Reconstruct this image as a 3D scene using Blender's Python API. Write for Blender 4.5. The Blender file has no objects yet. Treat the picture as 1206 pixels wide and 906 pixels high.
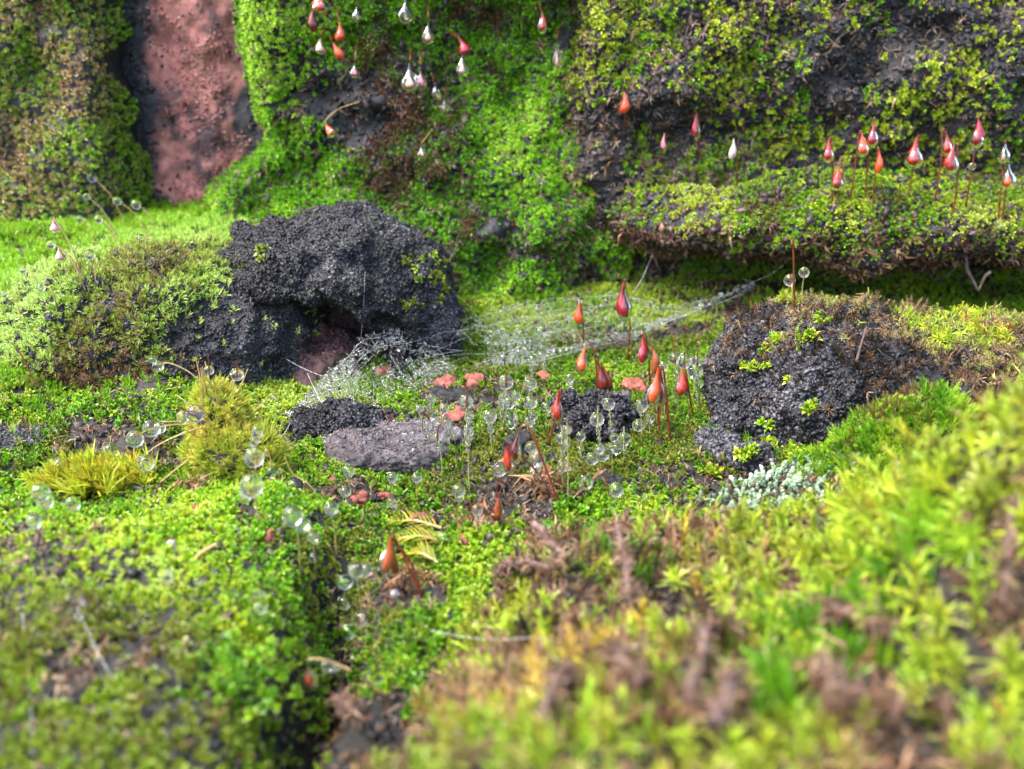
import bpy, bmesh, math, random
import numpy as np
from mathutils import Vector, Matrix
from mathutils.bvhtree import BVHTree

random.seed(11)
rng = np.random.default_rng(7)
PI = math.pi
scene = bpy.context.scene
scene.unit_settings.system = 'METRIC'
scene.unit_settings.scale_length = 0.01          # a close-up: one unit is one centimetre
col = scene.collection

# ------------------------------------------------------------------ camera model
FPX = 1158.0
CAM = np.array([0.0, 0.0, 2.9])
PITCH = math.radians(20)
FW = np.array([0, math.cos(PITCH), -math.sin(PITCH)])
UP = np.array([0, math.sin(PITCH), math.cos(PITCH)])
RT = np.array([1.0, 0, 0])


def ray(px, py):
    d = FW + RT * ((px - 603) / FPX) + UP * ((453 - py) / FPX)
    return d / np.linalg.norm(d)


def pt(px, py, Y):
    d = ray(px, py)
    return CAM + d * (Y / d[1])


def project(P):
    r = P - CAM
    d = r @ FW
    d = np.where(d < 0.05, 0.05, d)
    return 603 + FPX * (r @ RT) / d, 453 - FPX * (r @ UP) / d, d


# ------------------------------------------------------------------ noise
def _h(ix, iy, iz, s):
    h = (ix.astype(np.int64) * 374761393 + iy.astype(np.int64) * 668265263 + iz.astype(np.int64) * 2147483647 + s * 974634777)
    h = (h ^ (h >> 13)) * 1274126177
    h = h & 0xFFFFFFFF
    h = (h ^ (h >> 16)) * 2246822519 & 0xFFFFFFFF
    h = h ^ (h >> 15)
    return (h & 0xFFFFFF).astype(np.float64) / 0xFFFFFF


def vnoise(P, s=0):
    i = np.floor(P)
    f = P - i
    f = f * f * f * (f * (f * 6 - 15) + 10)
    r = 0
    for dx in (0, 1):
        wx = f[..., 0] if dx else 1 - f[..., 0]
        for dy in (0, 1):
            wy = f[..., 1] if dy else 1 - f[..., 1]
            for dz in (0, 1):
                wz = f[..., 2] if dz else 1 - f[..., 2]
                r = r + _h(i[..., 0] + dx, i[..., 1] + dy, i[..., 2] + dz, s) * wx * wy * wz
    return r * 2 - 1


def fbm(P, freq=1.0, oct=4, s=0, gain=0.5):
    a, r, tot = 1.0, 0, 0
    for o in range(oct):
        r = r + a * vnoise(P * freq + 17.3 * o, s + o)
        tot += a
        a *= gain
        freq *= 2.03
    return r / tot * 1.6


def worley(P, freq=1.0, s=0):
    P = P * freq
    i = np.floor(P)
    best = np.full(P.shape[:-1], 9.0)
    for dx in (-1, 0, 1):
        for dy in (-1, 0, 1):
            for dz in (-1, 0, 1):
                c = i + np.array([dx, dy, dz])
                q = np.stack([c[..., 0] + _h(c[..., 0], c[..., 1], c[..., 2], s),
                              c[..., 1] + _h(c[..., 0], c[..., 1], c[..., 2], s + 5),
                              c[..., 2] + _h(c[..., 0], c[..., 1], c[..., 2], s + 9)], -1)
                best = np.minimum(best, ((q - P) ** 2).sum(-1))
    return np.sqrt(best)


def sst(a, b, x):
    t = np.clip((x - a) / (b - a), 0, 1)
    return t * t * (3 - 2 * t)


# ------------------------------------------------------------------ materials
def newmat(name):
    m = bpy.data.materials.new(name)
    m.use_nodes = True
    nt = m.node_tree
    nt.nodes.clear()
    out = nt.nodes.new('ShaderNodeOutputMaterial')
    return m, nt, nt.nodes, nt.links, out


def principled(nodes, **kw):
    b = nodes.new('ShaderNodeBsdfPrincipled')
    for k, v in kw.items():
        b.inputs[k.replace('_', ' ')].default_value = v
    return b


def ramp(nodes, stops):
    r = nodes.new('ShaderNodeValToRGB')
    cr = r.color_ramp
    while len(cr.elements) < len(stops):
        cr.elements.new(0.5)
    for e, (p, c) in zip(cr.elements, stops):
        e.position = p
        e.color = (*c, 1)
    return r


def noise_node(nodes, links, scale, detail=6, rough=0.6, vec=None):
    n = nodes.new('ShaderNodeTexNoise')
    n.inputs['Scale'].default_value = scale
    n.inputs['Detail'].default_value = detail
    n.inputs['Roughness'].default_value = rough
    if vec is not None:
        links.new(vec, n.inputs['Vector'])
    return n


def rock_mat(name, stops, scale=3.0, bump=0.5, bscale=14, rough=(0.35, 0.75), stops2=None, dist=0.03):
    m, nt, N, L, out = newmat(name)
    tc = N.new('ShaderNodeTexCoord')
    n1 = noise_node(N, L, scale, 8, 0.65, tc.outputs['Object'])
    r1 = ramp(N, stops)
    L.new(n1.outputs['Fac'], r1.inputs['Fac'])
    b = principled(N)
    colour = r1.outputs['Color']
    if stops2:                                    # a second mineral tone where the mesh says so
        at = N.new('ShaderNodeAttribute')
        at.attribute_name = 'mineral'
        r2 = ramp(N, stops2)
        L.new(n1.outputs['Fac'], r2.inputs['Fac'])
        mx = N.new('ShaderNodeMix')
        mx.data_type = 'RGBA'
        L.new(at.outputs['Fac'], mx.inputs['Factor'])
        L.new(colour, mx.inputs['A'])
        L.new(r2.outputs['Color'], mx.inputs['B'])
        colour = mx.outputs['Result']
    L.new(colour, b.inputs['Base Color'])
    n2 = noise_node(N, L, bscale, 8, 0.7, tc.outputs['Object'])
    mr = N.new('ShaderNodeMapRange')
    mr.inputs['From Min'].default_value = 0.3
    mr.inputs['From Max'].default_value = 0.7
    mr.inputs['To Min'].default_value = rough[0]
    mr.inputs['To Max'].default_value = rough[1]
    L.new(n2.outputs['Fac'], mr.inputs['Value'])
    L.new(mr.outputs['Result'], b.inputs['Roughness'])
    bp = N.new('ShaderNodeBump')
    bp.inputs['Strength'].default_value = bump
    bp.inputs['Distance'].default_value = dist
    L.new(n2.outputs['Fac'], bp.inputs['Height'])
    L.new(bp.outputs['Normal'], b.inputs['Normal'])
    L.new(b.outputs['BSDF'], out.inputs['Surface'])
    return m


def leaf_mat(name, transl=0.35, rough=0.35, spec=0.4):
    m, nt, N, L, out = newmat(name)
    at = N.new('ShaderNodeAttribute')
    at.attribute_name = 'tint'
    b = principled(N, Roughness=rough)
    b.inputs['Specular IOR Level'].default_value = spec
    L.new(at.outputs['Color'], b.inputs['Base Color'])
    t = N.new('ShaderNodeBsdfTranslucent')
    L.new(at.outputs['Color'], t.inputs['Color'])
    mx = N.new('ShaderNodeMixShader')
    mx.inputs['Fac'].default_value = transl
    L.new(b.outputs['BSDF'], mx.inputs[1])
    L.new(t.outputs['BSDF'], mx.inputs[2])
    L.new(mx.outputs['Shader'], out.inputs['Surface'])
    return m


def skin_mat(name, c1, c2, scale=12, rough=0.22, coat=0.4, sss=0.25, transl=0.0):
    m, nt, N, L, out = newmat(name)
    tc = N.new('ShaderNodeTexCoord')
    n1 = noise_node(N, L, scale, 4, 0.6, tc.outputs['Object'])
    r = ramp(N, [(0.35, c1), (0.65, c2)])
    L.new(n1.outputs['Fac'], r.inputs['Fac'])
    b = principled(N, Roughness=rough)
    b.inputs['Coat Weight'].default_value = coat
    b.inputs['Coat Roughness'].default_value = 0.08
    b.inputs['Subsurface Weight'].default_value = sss
    b.inputs['Subsurface Radius'].default_value = (0.05, 0.02, 0.01)
    b.inputs['Subsurface Scale'].default_value = 0.5
    L.new(r.outputs['Color'], b.inputs['Base Color'])
    if transl > 0:
        t = N.new('ShaderNodeBsdfTranslucent')
        L.new(r.outputs['Color'], t.inputs['Color'])
        mx = N.new('ShaderNodeMixShader')
        mx.inputs['Fac'].default_value = transl
        L.new(b.outputs['BSDF'], mx.inputs[1])
        L.new(t.outputs['BSDF'], mx.inputs[2])
        L.new(mx.outputs['Shader'], out.inputs['Surface'])
    else:
        L.new(b.outputs['BSDF'], out.inputs['Surface'])
    return m


def water_mat():
    m, nt, N, L, out = newmat('dew water')
    b = principled(N, Roughness=0.0, IOR=1.36)
    b.inputs['Base Color'].default_value = (1, 1, 1, 1)
    b.inputs['Transmission Weight'].default_value = 1.0
    L.new(b.outputs['BSDF'], out.inputs['Surface'])
    return m


def silk_mat():
    m, nt, N, L, out = newmat('spider silk')
    b = principled(N, Roughness=0.3)
    b.inputs['Base Color'].default_value = (0.8, 0.82, 0.85, 1)
    t = N.new('ShaderNodeBsdfTranslucent')
    t.inputs['Color'].default_value = (0.8, 0.82, 0.85, 1)
    mx = N.new('ShaderNodeMixShader')
    mx.inputs['Fac'].default_value = 0.4
    L.new(b.outputs['BSDF'], mx.inputs[1])
    L.new(t.outputs['BSDF'], mx.inputs[2])
    L.new(mx.outputs['Shader'], out.inputs['Surface'])
    return m


M = {}
M['soil'] = rock_mat('wet peaty soil', [(0.3, (0.002, 0.002, 0.0015)), (0.5, (0.007, 0.006, 0.004)), (0.7, (0.02, 0.015, 0.009))], 4, 0.8, 16, (0.4, 0.85))
M['crust'] = rock_mat('dark wet crust', [(0.3, (0.002, 0.002, 0.003)), (0.48, (0.006, 0.006, 0.008)), (0.62, (0.016, 0.0155, 0.020)), (0.78, (0.045, 0.042, 0.046))], 5, 0.9, 20, (0.3, 0.65),
                      [(0.3, (0.010, 0.004, 0.004)), (0.55, (0.06, 0.026, 0.026)), (0.75, (0.12, 0.055, 0.05))])
M['redrock'] = rock_mat('red mottled rock', [(0.30, (0.05, 0.03, 0.03)), (0.42, (0.22, 0.085, 0.075)), (0.55, (0.34, 0.13, 0.11)), (0.72, (0.45, 0.22, 0.19))], 5.5, 0.9, 14, (0.45, 0.8),
                        [(0.3, (0.005, 0.005, 0.008)), (0.6, (0.022, 0.022, 0.03)), (0.8, (0.06, 0.056, 0.066))])
M['slab'] = rock_mat('wet grey violet slab', [(0.32, (0.012, 0.010, 0.011)), (0.48, (0.055, 0.044, 0.047)), (0.62, (0.10, 0.084, 0.088)), (0.76, (0.2, 0.18, 0.18))], 14, 0.8, 40, (0.2, 0.5))
M['redgrit'] = rock_mat('red brick grit', [(0.32, (0.03, 0.012, 0.01)), (0.42, (0.18, 0.045, 0.03)), (0.58, (0.30, 0.085, 0.06)), (0.72, (0.42, 0.19, 0.15))], 16, 1.0, 40, (0.4, 0.7))
M['tangrit'] = rock_mat('tan grit', [(0.3, (0.12, 0.05, 0.03)), (0.5, (0.36, 0.16, 0.085)), (0.75, (0.50, 0.28, 0.19))], 16, 1.0, 40, (0.4, 0.7))
M['blackgrit'] = rock_mat('black cinder', [(0.3, (0.002, 0.002, 0.003)), (0.55, (0.009, 0.009, 0.011)), (0.75, (0.035, 0.035, 0.038))], 12, 1.0, 30, (0.3, 0.6))
M['whitegrit'] = rock_mat('white seed husk', [(0.3, (0.2, 0.16, 0.16)), (0.6, (0.42, 0.38, 0.38))], 9, 0.3, 30, (0.3, 0.5))
M['leaf'] = leaf_mat('moss leaves', 0.38, 0.34, 0.45)
M['leafdull'] = leaf_mat('dull moss leaves', 0.25, 0.55, 0.3)
M['grain'] = leaf_mat('rock grains', 0.0, 0.55, 0.4)
M['water'] = water_mat()
M['silk'] = silk_mat()
M['seta'] = skin_mat('dark red stalk', (0.05, 0.012, 0.008), (0.16, 0.035, 0.015), 8)
M['palestem'] = skin_mat('pale green stalk', (0.24, 0.27, 0.07), (0.36, 0.34, 0.15), 8, transl=0.3)
M['tanstem'] = skin_mat('straw stalk', (0.28, 0.19, 0.07), (0.42, 0.31, 0.14), 8, transl=0.2)
M['twig'] = rock_mat('old brown stem', [(0.3, (0.05, 0.03, 0.026)), (0.55, (0.15, 0.095, 0.08)), (0.75, (0.27, 0.19, 0.17))], 10, 0.7, 30, (0.5, 0.8))
for k, (a, b) in dict(red=((0.16, 0.008, 0.008), (0.38, 0.028, 0.015)), orange=((0.34, 0.03, 0.01), (0.58, 0.09, 0.02)),
                      crimson=((0.12, 0.004, 0.010), (0.32, 0.015, 0.028)), dark=((0.035, 0.004, 0.006), (0.16, 0.018, 0.016)),
                      brown=((0.13, 0.03, 0.015), (0.30, 0.08, 0.03)), pale=((0.40, 0.19, 0.15), (0.55, 0.32, 0.26)),
                      amber=((0.65, 0.26, 0.05), (0.8, 0.42, 0.12)), white=((0.34, 0.28, 0.24), (0.48, 0.42, 0.37)),
                      pink=((0.42, 0.10, 0.14), (0.6, 0.22, 0.26))).items():
    M[k] = skin_mat(k + ' capsule skin', a, b, 10, 0.2, 0.5, 0.3, 0.15)


# ------------------------------------------------------------------ mesh building
def mesh_np(name, V, F, tint=None, mat=None, smooth=True, mineral=None):
    """V (n,3); F (m,k) with k = 3 or 4"""
    me = bpy.data.meshes.new(name)
    V = np.ascontiguousarray(V, dtype=np.float32)
    F = np.ascontiguousarray(F, dtype=np.int32)
    k = F.shape[1]
    me.vertices.add(len(V))
    me.vertices.foreach_set('co', V.ravel())
    me.loops.add(F.size)
    me.loops.foreach_set('vertex_index', F.ravel())
    me.polygons.add(len(F))
    me.polygons.foreach_set('loop_start', np.arange(0, F.size, k, dtype=np.int32))
    me.polygons.foreach_set('loop_total', np.full(len(F), k, dtype=np.int32))
    me.polygons.foreach_set('use_smooth', np.full(len(F), smooth, dtype=bool))
    if tint is not None:
        a = me.attributes.new('tint', 'FLOAT_COLOR', 'POINT')
        c = np.ones((len(V), 4), dtype=np.float32)
        c[:, :3] = tint
        a.data.foreach_set('color', c.ravel())
    if mineral is not None:
        a = me.attributes.new('mineral', 'FLOAT', 'POINT')
        a.data.foreach_set('value', np.ascontiguousarray(mineral, dtype=np.float32))
    if mat is not None:
        me.materials.append(mat)
    me.update()
    me.validate()
    return me


def link(name, me, parent=None, loc=(0, 0, 0)):
    o = bpy.data.objects.new(name, me)
    col.objects.link(o)
    o.location = loc
    if parent is not None:
        o.parent = parent
    return o


def tag(o, label=None, cat=None, group=None, kind=None):
    if label: o['label'] = label
    if cat: o['category'] = cat
    if group: o['group'] = group
    if kind: o['kind'] = kind
    return o


def thing(name, label, cat, loc, group=None):
    o = bpy.data.objects.new(name, None)
    col.objects.link(o)
    o.location = [float(v) for v in loc]
    o.empty_display_size = 0.05
    return tag(o, label, cat, group)


SURF, OBJ = {}, {}


def register(key, V, F):
    tri = F if F.shape[1] == 3 else np.concatenate([F[:, [0, 1, 2]], F[:, [0, 2, 3]]])
    SURF[key] = dict(V=V, T=tri, bvh=None)


def hit(px, py, keys=None):
    """nearest surface point seen through a pixel, and which surface it is on"""
    d = Vector(ray(px, py))
    best = None
    for k, s in SURF.items():
        if keys and k not in keys:
            continue
        if s['bvh'] is None:
            s['bvh'] = BVHTree.FromPolygons(s['V'].tolist(), s['T'].tolist())
        loc, n, i, dist = s['bvh'].ray_cast(Vector(CAM), d)
        if loc is not None and (best is None or dist < best[2]):
            best = (np.array(loc), k, dist, np.array(n))
    return best


def ico(sub):
    bm = bmesh.new()
    bmesh.ops.create_icosphere(bm, subdivisions=sub, radius=1)
    V = np.array([v.co[:] for v in bm.verts])
    F = np.array([[v.index for v in f.verts] for f in bm.faces])
    bm.free()
    return V, F


ICO = {k: ico(k) for k in (1, 2, 3, 4, 6)}
ICO[7] = ico(7)


def vnormals(V, F):
    fn = np.cross(V[F[:, 1]] - V[F[:, 0]], V[F[:, 2]] - V[F[:, 0]])
    n = np.zeros_like(V)
    for k in range(3):
        np.add.at(n, F[:, k], fn)
    return n / (np.linalg.norm(n, axis=1, keepdims=True) + 1e-12)


def blob(center, radii, sub=6, p=2.4, seed=0, rot=0.0, lumps=((0.7, 0.25), (2.5, 0.08)), grains=(), carve=None):
    """a stone: a superellipsoid pushed about by lumps and covered with grains"""
    V, F = ICO[sub]
    d = (np.abs(V) ** p).sum(1) ** (-1 / p)
    P = V * d[:, None] * np.array(radii)
    c, s = math.cos(rot), math.sin(rot)
    P = np.stack([P[:, 0] * c - P[:, 1] * s, P[:, 0] * s + P[:, 1] * c, P[:, 2]], 1) + np.array(center)
    for f, a in lumps:
        n = vnormals(P, F)
        P = P + n * (fbm(P, f, 4, seed) * a)[:, None]
    if carve is not None:
        P = carve(P)
    for f, a in grains:
        n = vnormals(P, F)
        P = P + n * ((0.5 - worley(P, f, seed + 3)) * a)[:, None]
    return P, F


def grid_faces(nx, ny):
    i = np.arange((nx - 1) * (ny - 1))
    r, c = i // (nx - 1), i % (nx - 1)
    a = r * nx + c
    return np.stack([a, a + 1, a + nx + 1, a + nx], 1)


# ------------------------------------------------------------------ the ground
def G(x, y):
    P = np.stack([x, y, np.zeros_like(x)], -1)
    z = 0.07 * fbm(P, 0.9, 3, 1)
    sl = sst(-1.9, -3.0, x)
    z = z + sl * (0.12 * sst(5.6, 6.8, y) + 0.50 * sst(6.4, 9.2, y) + 0.06 * sst(9, 11, y))
    # near left mound
    z = z + 0.34 * sst(-0.55, -1.5, x) * sst(6.7, 4.0, y) + 0.10 * fbm(P, 1.3, 3, 14) * sst(-0.5, -1.0, x) * sst(6.4, 5.6, y) + 0.15 * sst(4.4, 2.5, y) * sst(-0.5, -1.2, x)
    # crevice between the two near mounds
    xc = -0.86 - 0.05 * (y - 2.8) + 0.05 * np.sin(y * 5)
    z = z - 0.60 * np.exp(-((x - xc) / 0.15) ** 2) * sst(2.2, 2.9, y) * sst(5.2, 4.5, y)
    # near right mound
    d = x - (-0.72 + (y - 2.8) * 0.34)
    env = sst(5.3, 4.55, y)
    z = z + (0.36 * sst(0, 0.55, d) + 0.08 * sst(0.4, 2, d)) * env + 0.38 * sst(4.0, 2.3, y) * sst(-0.1, 0.8, d)
    z = z + 0.98 * np.exp(-((x - 2.22) / 0.62) ** 2 - ((y - 3.6) / 0.75) ** 2)
    # green hump before the right rock
    z = z + 0.66 * np.exp(-((x - 2.72) / 0.52) ** 2 - ((y - 5.95) / 0.5) ** 2)
    z = z + 0.2 * sst(9.3, 11, y)
    z = z + 0.05 * fbm(P, 2.6, 4, 4) + 0.02 * fbm(P, 9, 3, 8)
    return z


xs = np.concatenate([[-80, -40, -20, -12, -8], np.arange(-6.6, 6.6, 0.04), [8, 12, 20, 40, 80]])
ys = np.concatenate([[-80, -40, -20, -8, -3, -1, 0], np.arange(0.8, 12.6, 0.04), [14, 18, 30, 60, 90]])
gx, gy = np.meshgrid(xs, ys)
gz = G(gx, gy)
GV = np.stack([gx.ravel(), gy.ravel(), gz.ravel()], 1)
GF = grid_faces(len(xs), len(ys))
register('ground', GV, GF)
tag(link('ground', mesh_np('ground', GV, GF, mat=M['soil'])), 'dark wet soil under the moss', 'ground', kind='structure')


# ------------------------------------------------------------------ rock walls behind
def wall(name, key, xl, xr, z0, z1, yf, mat, label, step=0.045, back=15.0, mineral=None):
    zz = np.arange(z0, z1, step)
    w = max(np.max(xr(zz) - xl(zz)), 0.5)
    ss = np.linspace(0, 1, int(w / step) + 2)
    S, Z = np.meshgrid(ss, zz)
    X = xl(Z) + (xr(Z) - xl(Z)) * S
    Y = yf(X, Z, S)
    nx, nz = len(ss), len(zz)
    V = np.stack([X.ravel(), Y.ravel(), Z.ravel()], 1)
    F = grid_faces(nx, nz)
    ring = np.concatenate([np.arange(nx), nx * np.arange(1, nz) + nx - 1, nx * (nz - 1) + np.arange(nx - 2, -1, -1), nx * np.arange(nz - 2, 0, -1)])
    B = V[ring].copy()
    B[:, 1] = back
    n0 = len(V)
    k = len(ring)
    j = np.arange(k)
    side = np.stack([ring[j], n0 + j, n0 + (j + 1) % k, ring[(j + 1) % k]], 1)
    c = n0 + k
    Vall = np.concatenate([V, B, [[V[:, 0].mean(), back, V[:, 2].mean()]]])
    fan = np.stack([n0 + j, np.full(k, c), np.full(k, c), n0 + (j + 1) % k], 1)
    tri_fan = fan[:, [0, 1, 3]]
    me = mesh_np(name, Vall, np.concatenate([np.concatenate([np.concatenate([F, side])[:, [0, 1, 2]], np.concatenate([F, side])[:, [0, 2, 3]]]), tri_fan]),
                 mat=mat, mineral=None if mineral is None else np.concatenate([mineral(X, Y, Z).ravel(), np.zeros(k + 1)]))
    register(key, V, F)
    base = np.array([V[:, 0].mean(), Y.min(), 0.0])
    me.transform(Matrix.Translation([-float(b) for b in base]))
    o = link(name, me, loc=[float(b) for b in base])
    OBJ[key] = o
    return tag(o, label, 'rock wall')


def P3(X, Y, Z):
    return np.stack([X, Y, Z], -1)


cst = lambda v: (lambda z: np.full_like(z, v))
wall('rock_wall', 'wall_left', cst(-9.5), lambda z: -4.28 + 0.16 * np.sin(z * 2.1) + 0.07 * np.sin(z * 6.3 + 1), -0.6, 6.0,
     lambda X, Z, S: 10.95 + 0.10 * Z + 0.28 * fbm(P3(X, X * 0, Z), 0.8, 4, 21) + 0.08 * fbm(P3(X, X * 0, Z), 4, 3, 22) + 1.0 * sst(-4.8, -4.2, X) ** 2,
     M['crust'], 'mossy brown and green rock wall left of the bare red rock face')
wall('rock_wall', 'wall_red', cst(-5.0), cst(-2.3), -0.6, 6.0,
     lambda X, Z, S: 11.85 + 0.12 * fbm(P3(X, X * 0, Z), 1.2, 5, 31) + 0.03 * fbm(P3(X, X * 0, Z), 7, 3, 32) - 0.15 * np.exp(-((X + 3.6) / 0.5) ** 2),
     M['redrock'], 'bare red mottled rock face between two moss covered walls',
     mineral=lambda X, Y, Z: np.clip(sst(-3.95, -4.35, X + 0.25 * fbm(P3(X, X * 0, Z), 2, 3, 5)) + sst(-3.25, -2.9, X + 0.25 * fbm(P3(X, X * 0, Z), 2, 3, 6)) + 0.9 * sst(0.25, 0.6, fbm(P3(X * 1.5, X * 0, Z), 2.4, 4, 77)), 0, 1))
wall('rock_wall', 'wall_mid', lambda z: -2.95 - 0.75 * sst(1.75, 1.0, z) + 0.1 * np.sin(z * 1.7), cst(1.3), -0.6, 6.0,
     lambda X, Z, S: 10.85 - 0.25 * sst(1.4, 0.7, Z) + 0.30 * fbm(P3(X, X * 0, Z), 0.75, 4, 41) + 0.09 * fbm(P3(X, X * 0, Z), 3.6, 3, 42) + 1.0 * sst(0.13, 0, S) ** 2 + 0.35 * sst(0.8, 1, S),
     M['crust'], 'bulging moss covered rock wall right of the bare red rock face')
wall('rock_wall', 'wall_right', cst(0.35), cst(9.5), -0.6, 6.0,
     lambda X, Z, S: 10.75 + 0.22 * fbm(P3(X, X * 0, Z), 0.8, 4, 51) + 0.10 * fbm(P3(X, X * 0, Z), 3.2, 4, 52) + 0.75 * sst(1.0, 0.35, X + 0.45 * fbm(P3(X * 0.3, X * 0, Z), 0.9, 3, 58)) - 0.3 * sst(1.9, 0.9, np.abs(X - 1.2)) * sst(1.9, 1.2, Z) * sst(0.4, 0.9, Z) + 0.05 * (0.5 - worley(P3(X, X * 0, Z), 4.5, 55)),
     M['crust'], 'dark rock wall dotted with small bright moss rosettes above the ledge')


def solid(name, key, P, F, mat, label, cat, group=None, mineral=None, reg=True):
    base = np.array([(P[:, 0].min() + P[:, 0].max()) / 2, (P[:, 1].min() + P[:, 1].max()) / 2, P[:, 2].min()])
    me = mesh_np(name, P - base, F, mat=mat, mineral=mineral)
    if reg:
        register(key, P, F)
    OBJ[key] = link(name, me, loc=[float(b) for b in base])
    return tag(OBJ[key], label, cat, group)


def carve_ball(c, r, push):
    c = np.array(c)

    def f(P):
        q = np.sqrt((((P - c) / np.array(r)) ** 2).sum(1))
        q = q + 0.22 * fbm(P, 2.2, 3, 7)
        return P + np.array(push) * sst(1.0, 0.3, q)[:, None]
    return f


# ledge jutting from the right wall
LP, LF = blob((4.98, 10.25, 0.98), (3.75, 0.85, 0.33), 6, 2.6, 61, 0, ((0.8, 0.16), (2.6, 0.09)), ((5, 0.06),))
solid('rock_ledge', 'ledge', LP, LF, M['crust'], 'moss topped rock ledge jutting out over the dark hollow at right', 'rock ledge')

# dark dome rock at left with a reddish hollow
cav_c = pt(362, 425, 8.0)
DP, DF = blob((-1.70, 8.90, 0.42), (1.20, 1.0, 0.95), 7, 2.1, 71, 0.25, ((0.7, 0.18), (2.0, 0.12), (6, 0.04)), ((3.2, 0.10), (12, 0.03)),
              carve_ball(cav_c, (0.92, 1.1, 0.62), (0.04, 0.85, 0.06)))
cavw = lambda Q: sst(1.15, 0.6, np.sqrt((((Q - (cav_c + np.array([0.05, 0.5, -0.1]))) / np.array([0.7, 1.1, 0.6])) ** 2).sum(1)))
solid('rock', 'dome', DP, DF, M['crust'], 'large dark domed rock with a reddish hollow in its side', 'rock', mineral=cavw(DP) * 0.85)

IP, IF = blob(pt(348, 448, 8.25) + np.array([0, 0.15, -0.05]), (0.66, 0.46, 0.52), 6, 2.2, 77, 0.2, ((1.2, 0.12), (3.5, 0.08), (9, 0.02)), ((7, 0.05),))
solid('rock', 'inner', IP, IF, M['crust'], 'dark reddish brown rock set back inside the hollow of the domed rock', 'rock', mineral=np.clip(0.9 + 0.6 * fbm(IP, 2, 3, 78), 0, 1))

# low shoulder rock left of it
SP, SF = blob((-3.08, 8.50, 0.10), (1.36, 1.12, 0.94), 7, 2.2, 81, 0.15, ((0.8, 0.22), (2.2, 0.12), (6, 0.03)), ((5, 0.06), (12, 0.02)))
solid('rock', 'shoulder', SP, SF, M['crust'], 'broad moss covered rock shoulder running down left of the dark domed rock', 'rock')

# small bare rock at the left picture edge
EP, EF = blob(pt(-12, 545, 6.35) + np.array([0, 0.2, -0.15]), (0.42, 0.35, 0.32), 4, 2.3, 85, 0, ((1, 0.06), (4, 0.04)), ((9, 0.04),))
solid('rock', 'edge', EP, EF, M['crust'], 'small bare grey violet rock at the left edge of the picture', 'rock')

# big crusty rock at right
RP, RF = blob((3.42, 7.35, 0.02), (1.76, 0.95, 0.65), 7, 3.3, 91, -0.06, ((0.8, 0.14), (2.6, 0.07), (7, 0.03)), ((5.5, 0.10), (12, 0.045)))
RP = RP + np.array([0, 0, 0.16]) * np.exp(-((RP[:, 0:1] - 2.25) / 0.38) ** 2) * sst(0.3, 0.9, RP[:, 2:3])
solid('rock', 'rrock', RP, RF, M['crust'], 'rough black crusted rock with scattered green tufts at right', 'rock')
# rubble at its left foot
for i, (px, py, r) in enumerate([(866, 498, 20), (842, 530, 24), (862, 538, 26), (884, 547, 22)]):
    c = hit(px, py, ['ground', 'rrock'])[0]
    P, F = blob(c + np.array([0, 0.02, 0.0]), np.array([r, r, r * 0.85]) * 0.0062, 4, 2.2, 95 + i, 0, ((2.5, 0.05),), ((10, 0.07), (22, 0.03)))
    solid('stone', 'rub%d' % i, P, F, M['crust'],
          ['round black lump stuck on the left edge of the crusted rock', 'black rubble lump lowest left at the foot of the crusted rock',
           'broad black rubble lump under the round lump on the crusted rock', 'black rubble lump rightmost of the row at the crusted rock foot'][i], 'stone', 'black rubble at the foot of the crusted rock')
# ------------------------------------------------------------------ moss shoots
def shoot(n, L, W, h, el0, el1, curve, cup=0.12, taper=0.4, jit=0.12, seed=0, stem=True, hook=0.0):
    """leaves in a spiral round a short stem: six points and two faces a leaf"""
    r = np.random.default_rng(seed)
    V, F, lid = [], [], []
    for i in range(n):
        t = i / max(n - 1, 1)
        az = i * 2.39996 + r.normal() * jit
        el = math.radians(el0 + (el1 - el0) * t) + r.normal() * jit
        l = L * (1 - taper * t) * (1 + r.normal() * jit)
        w = W * (1 - taper * t * 0.7)
        d = np.array([math.cos(el) * math.cos(az), math.cos(el) * math.sin(az), math.sin(el)])
        s = np.array([-math.sin(az), math.cos(az), 0])
        nn = np.cross(d, s) * -1
        nn = nn if nn[2] > 0 else -nn
        b = np.array([0, 0, h * t])
        m = b + d * l * 0.52 + nn * curve * l
        e = b + d * l - nn * hook * l
        k = len(V)
        V += [b - s * w * 0.22, b + s * w * 0.22, m + s * w * 0.5 + nn * cup * w, m - s * w * 0.5 + nn * cup * w, e + s * w * 0.05, e - s * w * 0.05]
        F += [[k, k + 1, k + 2, k + 3], [k + 3, k + 2, k + 4, k + 5]]
        lid += [i] * 6
    return np.array(V), np.array(F), np.array(lid), n


def variants(k, **kw):
    return [shoot(seed=100 + i, **kw) for i in range(k)]


SP = dict(
    rosette=variants(6, n=13, L=0.52, W=0.30, h=0.42, el0=8, el1=78, curve=0.10, cup=0.25),
    star=variants(6, n=26, L=0.62, W=0.10, h=0.75, el0=-5, el1=82, curve=0.10, cup=0.2, taper=0.25, hook=0.12),
    needle=variants(6, n=20, L=0.75, W=0.085, h=0.55, el0=35, el1=85, curve=0.03, cup=0.2, taper=0.3),
    fuzz=variants(5, n=12, L=0.6, W=0.12, h=0.45, el0=35, el1=85, curve=0.05),
    catkin=variants(5, n=20, L=0.36, W=0.32, h=0.62, el0=50, el1=82, curve=0.10, cup=0.3, taper=0.35),
    litter=variants(6, n=8, L=0.8, W=0.13, h=0.25, el0=-15, el1=50, curve=0.22, cup=0.3, jit=0.35, hook=0.2),
)


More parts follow.
